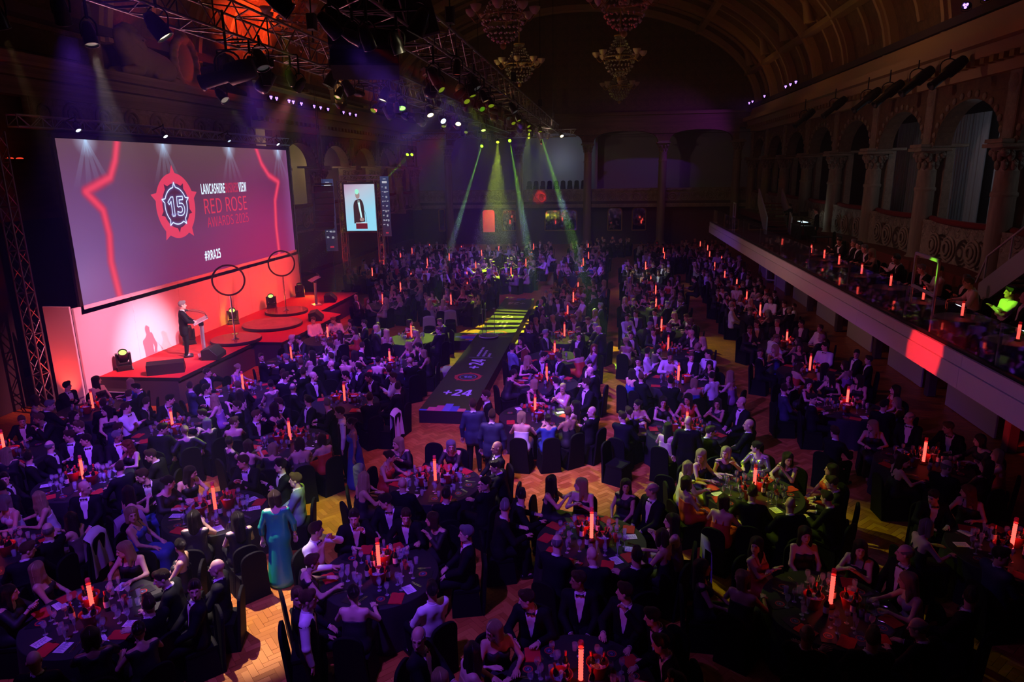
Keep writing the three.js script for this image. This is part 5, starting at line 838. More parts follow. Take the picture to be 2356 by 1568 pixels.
tables.forEach((t, i) => {
  const face = Math.atan2(-t.x, -t.z);   // towards the camera
  const tb = thing('banquet_table', `round black-clothed banquet table, ${t.name}`, 'table', [t.x, 0, t.z], rr(0, 6));
  mesh('tabletop', tabletopGeo, woodM, tb); mesh('pedestal', tlegGeo, woodM, tb);
  const cl = mesh('tablecloth', clothGeo, clothM); cl.position.set(t.x, 0, t.z); cl.rotation.y = rr(0, 6); tag(cl, `black floor-length cloth over ${t.name}`, 'tablecloth');
  const lt = thing('table_light', `red glowing bubble tube light on ${t.name}`, 'light', [t.x, TOP, t.z], rr(0, 6));
  const hk = (t.z < -25 ? 1.06 : 1) * rr(0.97, 1.04);
  mesh('glow_tube', tubeCore, coreMs[i % 3], lt); mesh('clear_tip', tubeTop, tubeTopM, lt); mesh('base', tubeBase, M([0.08, 0.02, 0.02], 0.3), lt); mesh('ring', tubeRing, chrome, lt); lt.scale.y = hk;
  if (t.d < 34) { const l = glow([t.x, TOP + 0.3, t.z], [1, 0.06, 0.04], 0.16, 1.4); l.name = 'table_light_glow'; }
  // place settings
  const near = t.d < 17, mid = t.d < 24, far = !mid;
  const at = (a, r) => [t.x + Math.sin(face + a) * r, t.z + Math.cos(face + a) * r];
  for (let k = 0; k < 10; k++) {
    const a = -k * PI / 5 + rr(-0.06, 0.06), seat = `${CLOCK[k]} o'clock on ${t.name}`;
    if (mid && rnd() < (near ? 0.85 : 0.4) && menuCount < 160) { const [x, z] = at(a, 0.68); const mk = rnd() < 0.78 ? 'menu' : 'paper'; put(mk, `${mk === 'menu' ? 'red-ringed menu card' : 'white printed sheet'} at ${seat}`, undefined, x, TOP + 0.002, z, face + a + rr(-0.3, 0.3)); menuCount++; }
    if (near && rnd() < 0.7 && cutCount < 90) { const [x, z] = at(a + 0.22, 0.7); put('cutlery', `crossed steel cutlery at ${seat}`, undefined, x, TOP, z, face + a + rr(-0.2, 0.2)); cutCount++; }
    if (mid && rnd() < 0.42 && napkinCount < 150) { const [x, z] = at(a + 0.3, 0.76), o = put('napkin', `crumpled red napkin at ${seat}`, undefined, x, TOP, z, rr(0, 6)); napkinCount++; }
    for (let q = 0; q < (near ? 3 : 2); q++) {
      const b = a + rr(-0.24, 0.24), r = 0.38 + q * 0.1 + rr(-0.03, 0.03), [x, z] = at(b, r);
      if (glassCount < 300 && t.d < 19) { { const kd = pick(['wine', 'wine', 'red', 'flute', 'tumbler']); put(kd, `${{ wine: 'empty wine glass', red: 'half-full wine glass', flute: 'slim champagne flute', tumbler: 'clear tumbler' }[kd]}, ${['innermost', 'middle', 'outermost'][q]} at ${seat.replace(' on', ',')}`, undefined, x, TOP, z, rr(0, 6), 0, false); }; glassCount++; }
      else if (rnd() < (t.d < 40 ? 0.75 : 0.4)) extras.bowl.push([x, TOP, z]);
    }
  }
  const n = near ? 4 : mid ? 3 : 2;
  for (let k = 0; k < 2; k++) { if (t.d > 40 && k) continue; const a = 2.2 + k * 2.9 + i, [x, z] = at(a, 0.25); put('bucket', `red ice bucket, ${k ? 'second of two' : 'first of two'} on ${t.name}`, undefined, x, TOP, z, rr(0, 6)); if (near) for (let q = 0; q < 2; q++) { const o = put('bottle', `${q ? 'terrace-side' : 'stage-side'} wine bottle in ${k ? 'second' : 'first'} bucket, ${t.name}`, undefined, x + (q - 0.5) * 0.06, TOP + 0.03, z, 0, (q - 0.5) * -0.35); bottleCount++; } }
  for (let k = 0; k < n; k++) { const a = 0.9 + k * 1.55 + i * 0.7, [x, z] = at(a, 0.17 + 0.04 * k); if (bottleCount < 300) { put('bottle', `wine bottle towards ${CLOCK[((Math.round(-a / (PI / 5)) % 10) + 10) % 10]} o'clock, ${t.name}`, undefined, x, TOP, z, rr(0, 6)); bottleCount++; } }
  if (near) for (let k = 0; k < 2; k++) { const [x, z] = at(1.6 + k * 0.3, 0.42); put('candle', `small orange tea-light holder, ${k ? 'outer' : 'inner'} one on ${t.name}`, undefined, x, TOP, z); }
});
{ // glasses too far off to tell apart
  const g = new THREE.Group(); g.name = 'distant_glassware'; g.userData = { kind: 'stuff', label: 'many small glasses standing on the distant tables', category: 'glasses' }; scene.add(g);
  const m4 = new THREE.Matrix4(), im = new THREE.InstancedMesh(join([bowl, stem]), M([0.5, 0.5, 0.55], 0.06, { metalness: 0.6 }), extras.bowl.length); extras.bowl.forEach((p, k) => { m4.makeTranslation(...p); im.setMatrixAt(k, m4); }); im.name = 'glass'; im.userData.kind = 'stuff'; g.add(im);
}
// ---------------------------------------------------------------- people
const rot2 = (v, a) => [v[0], v[1] * Math.cos(a) - v[2] * Math.sin(a), v[1] * Math.sin(a) + v[2] * Math.cos(a)];
const headCache = new Map(), bodyCache = new Map(), clothCache = new Map();
const eyeTint = [0.12, 0.09, 0.09], lipTint = [0.75, 0.42, 0.42], browTint = [0.3, 0.22, 0.2];
function headGeo(woman, hi) {
  const key = woman + '|' + hi; if (headCache.has(key)) return headCache.get(key);
  const f = new Field([-0.11, -0.25, -0.14], [0.11, 0.17, 0.15], [0.016, 0.009, 0.0068][+hi]), k = woman ? 0.95 : 1;
  f.ell([0, 0.035, -0.012], [0.074 * k, 0.098, 0.097 * k]).ell([0, -0.03, 0.022], [0.064 * k, 0.1, 0.074 * k], 0.03).cap([-0.035 * k, -0.075, 0.02], [0, -0.1, 0.058], 0.03, 0.024, 0.03).cap([0.035 * k, -0.075, 0.02], [0, -0.1, 0.058], 0.03, 0.024, 0.03);
  if (hi) f.ell([0.029, 0.002, 0.098], [0.017, 0.01, 0.014], 0.012, 1).ell([-0.029, 0.002, 0.098], [0.017, 0.01, 0.014], 0.012, 1).cap([-0.04, 0.022, 0.08], [-0.012, 0.02, 0.09], 0.009, 0.008, 0.014).cap([0.04, 0.022, 0.08], [0.012, 0.02, 0.09], 0.009, 0.008, 0.014).ell([0, -0.066, 0.09], [0.024, 0.009, 0.011], 0.008);
  f.cap([0, 0.012, 0.09], [0, -0.034, 0.112 * k], 0.009, 0.015, 0.012).cap([0.009, -0.038, 0.098], [-0.009, -0.038, 0.098], 0.011, 0.011, 0.01).ell([0.077 * k, -0.008, -0.008], [0.013, 0.032, 0.02], 0.008).ell([-0.077 * k, -0.008, -0.008], [0.013, 0.032, 0.02], 0.008);
  f.cap([0, -0.08, -0.02], [0, -0.24, -0.035], 0.052 * (woman ? 0.88 : 1.05), 0.058 * (woman ? 0.88 : 1.08), 0.03);
  const g = f.skin(), p = g.attributes.position, C = new Float32Array(p.count * 3).fill(1);
  for (let i = 0; i < p.count; i++) { const x = Math.abs(p.getX(i)), y = p.getY(i), z = p.getZ(i); let c = null;
    if (z > 0.06 && Math.hypot((x - 0.029) / 0.015, (y - 0.001) / 0.0075) < 1) c = eyeTint; else if (z > 0.05 && Math.hypot((x - 0.028) / 0.019, (y - 0.025) / 0.006) < 1) c = browTint; else if (z > 0.07 && Math.hypot(x / 0.024, (y + 0.067) / 0.011) < 1) c = lipTint;
    if (c) C.set(c, i * 3); }
  g.setAttribute('color', new THREE.BufferAttribute(C, 3)); headCache.set(key, g); return g;
}
const HAIR = {};
function hairGeo(style, hi) {
  const key = style + hi; if (HAIR[key]) return HAIR[key];
  const c = [0.02, 0.0115, 0.0085][+hi], f = new Field([-0.17, -0.42, -0.2], [0.17, 0.2, 0.14], c), W = style !== 'short' && style !== 'fringe';
  f.ell([0, 0.042, -0.016], [0.084, 0.104, 0.106]);
  f.ell([0, -0.045, 0.1], [0.07, 0.1, 0.075], 0.02, 1);
  if (style === 'short') f.ell([0, -0.17, 0.0], [0.13, 0.13, 0.16], 0.02, 1), f.ell([0, 0.1, 0.055], [0.06, 0.05, 0.05], 0.02);
  if (style === 'fringe') f.ell([0, 0.11, 0.02], [0.085, 0.1, 0.13], 0.015, 1), f.ell([0, -0.17, 0.02], [0.13, 0.12, 0.16], 0.02, 1);
  if (style === 'bob') for (const s of [-1, 1]) f.cap([s * 0.065, 0.06, -0.02], [s * 0.08, -0.11, 0.0], 0.04, 0.035, 0.03).cap([s * 0.05, 0.05, -0.07], [s * 0.05, -0.13, -0.06], 0.05, 0.04, 0.04);
  if (style === 'long' || style === 'wavy') { for (const s of [-1, 1]) f.cap([s * 0.065, 0.06, -0.02], [s * 0.085, -0.16, -0.02], 0.038, 0.036, 0.03).cap([s * 0.085, -0.14, -0.02], [s * 0.09, -0.27, 0.01], 0.036, 0.022, 0.03).cap([s * 0.04, 0.05, -0.08], [s * 0.05, -0.33, -0.1], 0.055, 0.038, 0.05); f.cap([0, 0.04, -0.08], [0, -0.36, -0.11], 0.055, 0.035, 0.05); }
  if (style === 'wavy') for (let k = 0; k < 26; k++) { const a = k * 2.399, y = 0.06 - k * 0.013; f.ell([Math.cos(a) * 0.1, y, -0.04 - Math.abs(Math.sin(a)) * 0.075], [0.034, 0.03, 0.034], 0.02); }
  if (style === 'updo') { f.ell([0, 0.06, -0.115], [0.055, 0.05, 0.05], 0.02); f.ell([0, -0.17, 0.0], [0.13, 0.11, 0.16], 0.02, 1); }
  if (style === 'pony') { f.ell([0, -0.17, 0.0], [0.13, 0.11, 0.16], 0.02, 1); f.cap([0, 0.05, -0.1], [0, -0.02, -0.16], 0.035, 0.035, 0.02).cap([0, -0.02, -0.16], [0, -0.26, -0.13], 0.034, 0.018, 0.02); }
  if (W) f.ell([0, -0.05, 0.105], [0.058, 0.095, 0.065], 0.012, 1);
  const g = f.skin(), p = g.attributes.position, u = g.attributes.uv; for (let i = 0; i < p.count; i++) { const x = p.getX(i), z = p.getZ(i) + 0.03; u.setXY(i, Math.abs(Math.atan2(x, -z)) * 3.2, p.getY(i) * 4 + Math.hypot(x, z) * 3); }
  return HAIR[key] = g;
}
function handGeo(grip, hi) {
  const key = 'hand' + grip + hi; if (headCache.has(key)) return headCache.get(key);
  const f = new Field([-0.07, -0.03, -0.06], [0.07, 0.2, 0.09], [0.014, 0.0078, 0.0062][+hi]), r = hi ? 0.0095 : 0.012;
  f.cap([0, -0.02, 0], [0, 0.03, 0], 0.026, 0.03, 0.02).ell([0, 0.055, 0], [0.042, 0.05, 0.017], 0.015);
  [[-0.03, 0.095, 0.05], [-0.01, 0.102, 0.06], [0.011, 0.1, 0.056], [0.03, 0.09, 0.045]].forEach(([x, y, L], k) => { const b = grip ? 1.2 : 0.3 + k * 0.06, k1 = [x * 1.05, y + L * 0.45 * Math.cos(b * 0.5), L * 0.45 * Math.sin(b * 0.5)], k2 = [x * 1.08, k1[1] + L * 0.5 * Math.cos(b * 1.3), k1[2] + L * 0.5 * Math.sin(b * 1.3)]; f.cap([x * 0.9, y - 0.02, 0], k1, r, r * 0.95, 0.004).cap(k1, k2, r * 0.95, r * 0.8, 0.004); });
  f.cap([0.03, 0.03, 0.004], [0.052, 0.062, 0.02], 0.013, 0.011, 0.008).cap([0.052, 0.062, 0.02], [0.05, 0.092, 0.034], 0.011, 0.009, 0.004);
  const g = f.skin(); headCache.set(key, g); return g;
}
function pose(woman, name) {     // joints in metres; the figure faces +z, its place is the floor point under the hips
  const st = name[0] === 'S', k = woman ? 0.94 : 1, sw = woman ? 0.155 : 0.185, J = {};
  const hipY = st ? 0.92 * k : 0.54, lean = st ? 0.02 : ({ reach: 0.32, rest: 0.16, clap: 0.1, chin: 0.2, lap: -0.05, fold: -0.06, drink: 0.04, akimbo: 0.02, phone: 0.12 }[name] ?? 0.08);
  J.up = (t, x = 0, z = 0) => { const q = rot2([0, t * k, z], lean); return [x, hipY + q[1], q[2]]; };
  J.hipY = hipY; J.k = k; J.lean = lean; J.st = st; J.sw = sw; J.neck = J.up(0.56, 0, -0.01); J.head = J.up(0.735, 0, 0.03);
  J.sh = [-1, 1].map((s) => J.up(0.5, s * sw, -0.01));
  const hy = J.head[1], W = { rest: [[-0.17, 0.81, 0.43], [0.15, 0.81, 0.4]], lap: [[-0.12, 0.66, 0.3], [0.12, 0.66, 0.32]], chin: [[-0.14, 0.83, 0.38], [0.06, hy - 0.19, 0.17 + J.head[2]]], drink: [[-0.16, 0.81, 0.4], [0.1, hy - 0.12, 0.2 + J.head[2]]], fold: [[0.1, 0.88, 0.22], [-0.11, 0.93, 0.24]], reach: [[-0.12, 0.82, 0.62], [0.2, 0.86, 0.64]], clap: [[-0.05, 0.98, 0.36], [0.05, 0.97, 0.36]], akimbo: [[-0.3, 0.66, -0.02], [0.3, 0.66, 0.0]], phone: [[-0.09, 0.93, 0.36], [0.07, 1.0, 0.34]], S: [[-0.27, 0.82 * k, 0.06], [0.27, 0.82 * k, 0.05]], Sclasp: [[-0.06, 1.09, 0.3], [0.05, 1.1, 0.31]], Sphone: [[-0.1, 1.1, 0.32], [0.1, 1.32, 0.32]] }[name] ?? [[-0.17, 0.81, 0.43], [0.15, 0.81, 0.4]];
  const L1 = 0.3 * k, L2 = 0.265 * k;
  J.wr = []; J.el = [];
  [0, 1].forEach((i) => {
    const s = V(...J.sh[i]); let w = V(...W[i]); let d = w.clone().sub(s), D = d.length(); if (D > L1 + L2 - 0.01) { d.setLength(L1 + L2 - 0.01); w = s.clone().add(d); D = d.length(); }
    d.normalize(); const a = (L1 * L1 - L2 * L2 + D * D) / (2 * D), h = Math.sqrt(Math.max(0, L1 * L1 - a * a)), pole = V(i ? 1 : -1, st ? -0.2 : -0.9, name === 'akimbo' ? -0.8 : -0.35); pole.addScaledVector(d, -pole.dot(d)).normalize();
    J.el[i] = s.clone().addScaledVector(d, a).addScaledVector(pole, h).toArray(); J.wr[i] = w.toArray();
  });
  J.hip = [-1, 1].map((s) => [s * 0.09 * (woman ? 1.02 : 1), hipY, 0.02]);
  J.kn = [-1, 1].map((s) => st ? [s * 0.1, 0.49 * k, 0.03] : [s * (woman ? 0.09 : 0.13), 0.52, 0.45]);
  J.an = [-1, 1].map((s) => st ? [s * 0.11, 0.09, -0.02] : [s * (woman ? 0.08 : 0.13), 0.09, 0.42]);
  return J;
}
function torsoField(f, J, w, e, arms, armE = e, sleeve = 1, bust = w) {
  const k = w ? 0.9 : 1.04;
  for (const s of [-1, 1]) { f.cap(J.up(-0.02, s * 0.07), J.up(0.2, s * 0.055), 0.112 * (w ? 1.03 : 1) + e, 0.098 * k + e, 0.06, 0.9).cap(J.up(0.2, s * 0.055), J.up(0.42, s * 0.075), 0.098 * k + e, 0.104 * k + e, 0.06, 0.9); if (bust) f.ell(J.up(0.365, s * 0.07, 0.095), [0.066 + e, 0.066 + e, 0.058 + e], 0.04); }
  f.cap(J.sh[0], J.sh[1], 0.056 * k + e, 0.056 * k + e, 0.05).cap(J.up(0.47), J.neck, 0.075 + e, 0.056 * k + e * 0.6, 0.04);
  if (arms) for (const i of [0, 1]) { const t = (a, b, q) => a.map((v, n) => lerp(v, b[n], q)); f.cap(J.sh[i], J.el[i], 0.054 * k + armE, 0.042 * k + armE, 0.025); f.cap(J.el[i], t(J.el[i], J.wr[i], sleeve), 0.043 * k + armE, lerp(0.043, 0.029, sleeve) * k + armE, 0.02); }
  return f;
}
function legsField(f, J, w, e) { for (const i of [0, 1]) f.cap(J.hip[i], J.kn[i], 0.088 + e, 0.06 + e, 0.04).cap(J.kn[i], J.an[i], 0.06 + e, 0.04 + e, 0.03); return f; }
function box(J) { return J.st ? [[-0.48, 0, -0.32], [0.48, 1.6, 0.62]] : [[-0.48, 0, -0.32], [0.48, 1.3, 0.85]]; }
function headMatrix(J, yaw, pitch = 0) { const m = new THREE.Matrix4().makeRotationFromEuler(new THREE.Euler(pitch + J.lean * 0.4, yaw, 0, 'YXZ')); const p = V(0, -0.16, -0.03), q = p.clone().applyMatrix4(m); m.setPosition(J.head[0] + p.x - q.x, J.head[1] + p.y - q.y, J.head[2] + p.z - q.z); if (J.k < 1) m.scale(V(0.96, 0.96, 0.96)); return m; }
function bodyGeo(w, pz, yaw, hi) {
  const key = [w, pz, yaw, hi].join(); if (bodyCache.has(key)) return bodyCache.get(key);
  const J = pose(w, pz), [lo, up] = box(J), f = new Field(lo, up, [0.045, 0.032, 0.026][+hi]);
  torsoField(f, J, w, 0, true); legsField(f, J, w, 0); for (const i of [0, 1]) f.cap(J.an[i], [J.an[i][0], 0.045, J.an[i][2] + 0.14], 0.04, 0.03, 0.03);
  const parts = [f.skin(), headGeo(w, hi).clone().applyMatrix4(headMatrix(J, yaw * PI / 180, pz === 'phone' || pz === 'rest' ? 0.12 : 0))];
  for (const i of [0, 1]) { const d = V(...J.wr[i]).sub(V(...J.el[i])).normalize(), q = new THREE.Quaternion().setFromUnitVectors(V(0, 1, 0), d), g = handGeo(['drink', 'chin', 'phone', 'clap', 'Sclasp'].includes(pz) && (i === 1 || pz === 'Sclasp'), hi).clone(); if (i === 0) { g.scale(-1, 1, 1); const ix = g.index.array; for (let a = 0; a < ix.length; a += 3) { const t = ix[a]; ix[a] = ix[a + 1]; ix[a + 1] = t; } } parts.push(g.rotateY(i ? -0.4 : 0.4).rotateX(0.001).applyQuaternion(q).translate(...J.wr[i])); }
  const g = join(parts); bodyCache.set(key, g); return g;
}
function cloth(kind, w, pz, hi) {
  const key = [kind, w, pz, hi].join(); if (clothCache.has(key)) return clothCache.get(key);
  const J = pose(w, pz), [lo, up] = box(J), c = [0.042, 0.026, 0.019][+hi], f = new Field(lo, up, c), E = hi ? 0 : 0.006; let g;
  const axis = (y, z) => { const q = rot2([0, y - J.hipY, z], -J.lean); return [q[1] / J.k, q[2]]; };   // back to torso height and depth
  const cut = (fn) => f.all((x, y, z, d) => { const [t, zz] = axis(y, z); return Math.max(d, fn(x, t, zz)); });
  if (kind === 'jacket') {
    torsoField(f, J, w, 0.022 + E, true, 0.016 + E, 0.9); for (const s of [-1, 1]) f.cap(J.up(0.02, s * 0.08), J.st ? J.up(-0.14, s * 0.09) : J.up(-0.03, s * 0.1, 0.02), 0.125, 0.125, 0.05);
    cut((x, t, z) => z < 0.02 || t < 0.1 || t > 0.6 ? -1 : clamp((t - 0.12) * 0.17, 0, 0.075) - Math.abs(x)); g = cut((x, t, z) => t < 0.5 ? -1 : 0.078 - Math.hypot(x, z - 0.012)).skin();
  } else if (kind === 'shirt') { torsoField(f, J, w, 0.009 + E, true, 0.012 + E, 0.98); g = cut((x, t) => t - 0.575).skin();
  } else if (kind === 'shirtfront') { torsoField(f, J, w, 0.012 + E, false); g = cut((x, t, z) => Math.max(t - 0.575, 0.0 - z, Math.abs(x) - 0.1)).skin();
  } else if (kind === 'waistcoat') { torsoField(f, J, w, 0.018 + E, false); cut((x, t, z) => z < 0.02 ? -1 : clamp((t - 0.2) * 0.25, 0, 0.09) - Math.abs(x)); g = cut((x, t) => Math.max(t - 0.52, -t - 0.06)).skin();
  } else if (kind === 'trousers') { legsField(f, J, w, 0.014 + E); for (const s of [-1, 1]) f.cap(J.up(-0.04, s * 0.07), J.up(0.06, s * 0.07), 0.118 + E, 0.112 + E, 0.05); g = f.skin();
  } else if (kind === 'shoes') { for (const i of [0, 1]) f.cap([J.an[i][0], 0.05, J.an[i][2] - 0.04], [J.an[i][0], 0.04, J.an[i][2] + 0.16], 0.05, 0.042, 0.02); g = f.skin();
  } else { // dresses
    const sleeve = kind === 'sleeved'; torsoField(f, J, w, 0.012 + E, sleeve, 0.012 + E, 0.55);
    if (kind === 'strapless' || kind === 'strappy') cut((x, t, z) => t - (z > 0 ? 0.425 : kind === 'strappy' ? 0.33 : 0.39)); else cut((x, t, z) => Math.max(t - 0.535, z > 0 ? 0.1 - Math.hypot(x, t - 0.55) : 0.075 - Math.hypot(x, t - 0.55)));
    if (kind === 'strappy') for (const s of [-1, 1]) { f.cap(J.up(0.4, s * 0.085, 0.11), J.up(0.54, s * 0.09, 0.03), 0.016 + E, 0.016 + E, 0.01).cap(J.up(0.54, s * 0.09, 0.03), J.up(0.34, s * 0.06, -0.11), 0.016 + E, 0.016 + E, 0.01); }
    if (J.st) f.cap(J.up(0.02), [0, 0.12, 0], 0.15, 0.24, 0.08); else { for (const i of [0, 1]) f.cap(J.hip[i], J.kn[i], 0.11, 0.085, 0.07).cap(J.kn[i], [J.an[i][0], 0.14, J.an[i][2]], 0.085, 0.11, 0.06); f.cap([0, J.hipY, 0.05], [0, 0.52, 0.45], 0.1, 0.075, 0.07).cap([0, 0.5, 0.45], [0, 0.14, 0.42], 0.07, 0.09, 0.06); }
    g = f.skin();
  }
  clothCache.set(key, g); return g;
}
function neckwear(J) { // stiff collar, bow tie, cuffs
  const n = V(...J.up(0.565, 0, 0.0)), q = new THREE.Quaternion().setFromEuler(new THREE.Euler(0.22 + J.lean, 0, 0));
  const A = (g) => g.applyQuaternion(q).translate(n.x, n.y, n.z), c = [A(lathe([[0.066, -0.02], [0.07, 0.004], [0.065, 0.03], [0.06, 0.03], [0.062, -0.02]], 18))], cuffs = [0, 1].map((i) => { const w = V(...J.wr[i]), e = V(...J.el[i]); return rod(w.clone().lerp(e, 0.16), w.clone().lerp(e, -0.02), 0.04, 12, 0.037); });
  const b = V(...J.up(0.548, 0, 0.092)), tie = [-1, 1].map((s) => new THREE.ConeGeometry(0.026, 0.06, 4, 1).rotateY(PI / 4).rotateZ(s * PI / 2).scale(1, 1, 0.5).translate(s * 0.03, 0, 0)).concat(sphere(0.013, 0, 0, 0.004)).map((g) => g.translate(b.x, b.y, b.z)), clip = [-1, 1].map((s) => new THREE.TetrahedronGeometry(0.03).scale(1, 1, 0.4).translate(s * 0.03, n.y - 0.012, n.z + 0.07));
  return { collar: join([...c, ...clip]), cuffs, tie: join(tie) };
}
const fabricN = canvasTex(128, 128, (g, w, h) => { const d = g.createImageData(w, h); for (let i = 0; i < w * h; i++) { const q = 120 + 70 * (N2((i % w) / 5, Math.floor(i / w) / 19) - 0.5) + 30 * rnd(); d.data[i * 4] = d.data[i * 4 + 1] = d.data[i * 4 + 2] = q; d.data[i * 4 + 3] = 255; } g.putImageData(d, 0, 0); }, false);
const SKIN = [[0.62, 0.38, 0.28], [0.55, 0.32, 0.23], [0.66, 0.43, 0.33], [0.5, 0.28, 0.19], [0.3, 0.16, 0.1]].map((c) => M(c, 0.5, { vertexColors: true }));
const suitM = [[0.007, 0.007, 0.008], [0.009, 0.0085, 0.011], [0.006, 0.0065, 0.009]].map((c) => M(c, 0.75, { clearcoat: 0.001, specularIntensity: 0.25 })), navyM = M([0.018, 0.022, 0.06], 0.7), blueGreyM = M([0.16, 0.2, 0.3], 0.75), shirtM = M([0.78, 0.77, 0.76], 0.75), tieM = M([0.01, 0.01, 0.012], 0.35), redTieM = M([0.5, 0.02, 0.02], 0.4), shoeM = M([0.01, 0.01, 0.01], 0.25);
const DRESS = { k: [[0.009, 0.0085, 0.01], 'black'], p: [[0.3, 0.14, 0.32], 'mauve'], r: [[0.5, 0.035, 0.015], 'red-orange'], n: [[0.03, 0.06, 0.25], 'blue'], w: [[0.6, 0.56, 0.6], 'patterned'], q: [[0.3, 0.27, 0.22], 'sequinned'], y: [[0.55, 0.47, 0.3], 'pale gold'], e: [[0.015, 0.32, 0.17], 'emerald'], m: [[0.4, 0.25, 0.15], 'multicoloured'] };
const dressMats = {}; for (const k in DRESS) dressMats[k] = M(DRESS[k][0], k === 'q' ? 0.25 : k === 'e' ? 0.3 : 0.65, k === 'q' ? { metalness: 0.6 } : {});
const strandTex = canvasTex(256, 128, (g, w, h) => { const d = g.createImageData(w, h); for (let y = 0; y < h; y++) for (let x = 0; x < w; x++) { const q = 255 * (0.55 * N2(x / 3 + N2(x / 20, y / 30) * 6, y / 60) + 0.45 * N2(x / 9, y / 40)), o = (y * w + x) * 4; d.data[o] = d.data[o + 1] = d.data[o + 2] = q; d.data[o + 3] = 255; } g.putImageData(d, 0, 0); }, false);
const HAIRC = { dark: M([0.016, 0.011, 0.009], 0.45, { bumpMap: strandTex, bumpScale: 0.012 }), brown: M([0.06, 0.03, 0.015], 0.5, { bumpMap: strandTex, bumpScale: 0.012 }), light: M([0.16, 0.09, 0.04], 0.5, { bumpMap: strandTex, bumpScale: 0.012 }), blonde: M([0.5, 0.36, 0.18], 0.5, { bumpMap: strandTex, bumpScale: 0.012 }), grey: M([0.27, 0.265, 0.26], 0.6, { bumpMap: strandTex, bumpScale: 0.012 }), red: M([0.22, 0.04, 0.015], 0.5, { bumpMap: strandTex, bumpScale: 0.012 }) };
const WH = { D: ['long', 'dark', 'long-haired dark'], L: ['long', 'blonde', 'long-haired blonde'], B: ['bob', 'blonde', 'bobbed blonde'], b: ['bob', 'brown', 'brown-bobbed'], d: ['updo', 'dark', 'dark pinned-haired'], u: ['updo', 'dark', 'dark pinned-haired'], U: ['updo', 'blonde', 'blonde pinned-haired'], R: ['wavy', 'red', 'red-haired'], G: ['bob', 'grey', 'grey-haired'], S: ['short', 'light', 'cropped-haired'], W: ['wavy', 'grey', 'curly grey-haired'] };
let suitN = 0;
function person(spec, x, z, turn, headTurn, o = {}) {
  const [ty, pz0 = ''] = spec.split('/'), w = ty[0] === 'f', hi = o.hi ?? 0, pz = pz0 || pick(w ? ['rest', 'lap', 'rest', 'clap'] : ['rest', 'lap', 'rest', 'fold', 'lap']), yaw = Math.round(headTurn / 25) * 25;
  const g = new THREE.Group(); g.name = numbered('person'); g.position.set(x, o.y ?? 0, z); g.rotation.y = turn * PI / 180; scene.add(g);
  const J = pose(w, pz), skin = SKIN[rnd() < 0.1 ? 3 + (rnd() * 2 | 0) : rnd() * 3 | 0], s = rr(0.96, 1.03) * (o.scale ?? 1); g.scale.setScalar(s);
  mesh('body', bodyGeo(w, pz, yaw, hi), skin, g);
  const H = headMatrix(J, yaw * PI / 180, pz === 'phone' || pz === 'rest' ? 0.12 : 0), hair = (style, c) => { const m = mesh('hair', hairGeo(style, hi), HAIRC[c], g); m.applyMatrix4(H); };
  let look;
  if (w) {
    const [, dc, hc] = ty, [style, col, hl] = WH[hc] ?? WH.D, kind = dc === 'e' ? 'sleeved' : pick(['strappy', 'strappy', 'strapless', 'sleeved', 'sleeveless']);
    hair(style, col); mesh('dress', cloth(kind, true, pz, hi), dressMats[dc] ?? dressMats.k, g); look = `${hl} woman in ${DRESS[dc]?.[1] ?? 'black'} dress`;
    if (hi && rnd() < 0.5) mesh('bracelet', new THREE.TorusGeometry(0.032, 0.006, 6, 14).applyQuaternion(new THREE.Quaternion().setFromUnitVectors(V(0, 0, 1), V(...J.wr[0]).sub(V(...J.el[0])).normalize())).translate(...J.wr[0]), chrome, g);
  } else {
    const bald = ty === 'b', grey = ty === 'G'; const hcol = grey ? 'grey' : pick(['dark', 'dark', 'brown', 'brown', 'light']);
    if (!bald) hair('short', hcol); else if (rnd() < 0.35) hair('fringe', 'grey');
    mesh('trousers', cloth('trousers', false, pz, hi), suitM[0], g); if (hi || J.st) mesh('shoes', cloth('shoes', false, pz, hi), shoeM, g);
    const nw = clothCache.get('n' + pz) ?? neckwear(J); clothCache.set('n' + pz, nw);
    if (ty === 's' || ty === 'v') { mesh('shirt', cloth('shirt', false, pz, hi), shirtM, g); if (ty === 'v') mesh('waistcoat', cloth('waistcoat', false, pz, hi), suitM[1], g); }
    else { mesh('jacket', cloth('jacket', false, pz, hi), ty === 'u' ? blueGreyM : ty === 'n' ? navyM : suitM[suitN++ % 3], g); mesh('shirt', cloth('shirtfront', false, pz, hi), shirtM, g); if (hi) nw.cuffs.forEach((q) => mesh('cuff', q, shirtM, g)); }
    mesh('collar', nw.collar, shirtM, g); if (hi || rnd() < 0.5) mesh('bow_tie', nw.tie, grey && rnd() < 0.4 ? redTieM : tieM, g);
    look = (bald ? 'bald man' : grey ? 'grey-haired man' : hcol === 'light' ? 'fair-haired man' : hcol === 'brown' ? 'brown-haired man' : 'dark-haired man') + ' in ' + (ty === 's' ? 'white shirt' : ty === 'v' ? 'dark waistcoat' : ty === 'u' ? 'blue-grey suit' : ty === 'n' ? 'navy suit' : 'black dinner jacket');
  }
  g.userData.category = 'person'; g.userData.look = look; g.userData.pz = pz; return g;
}
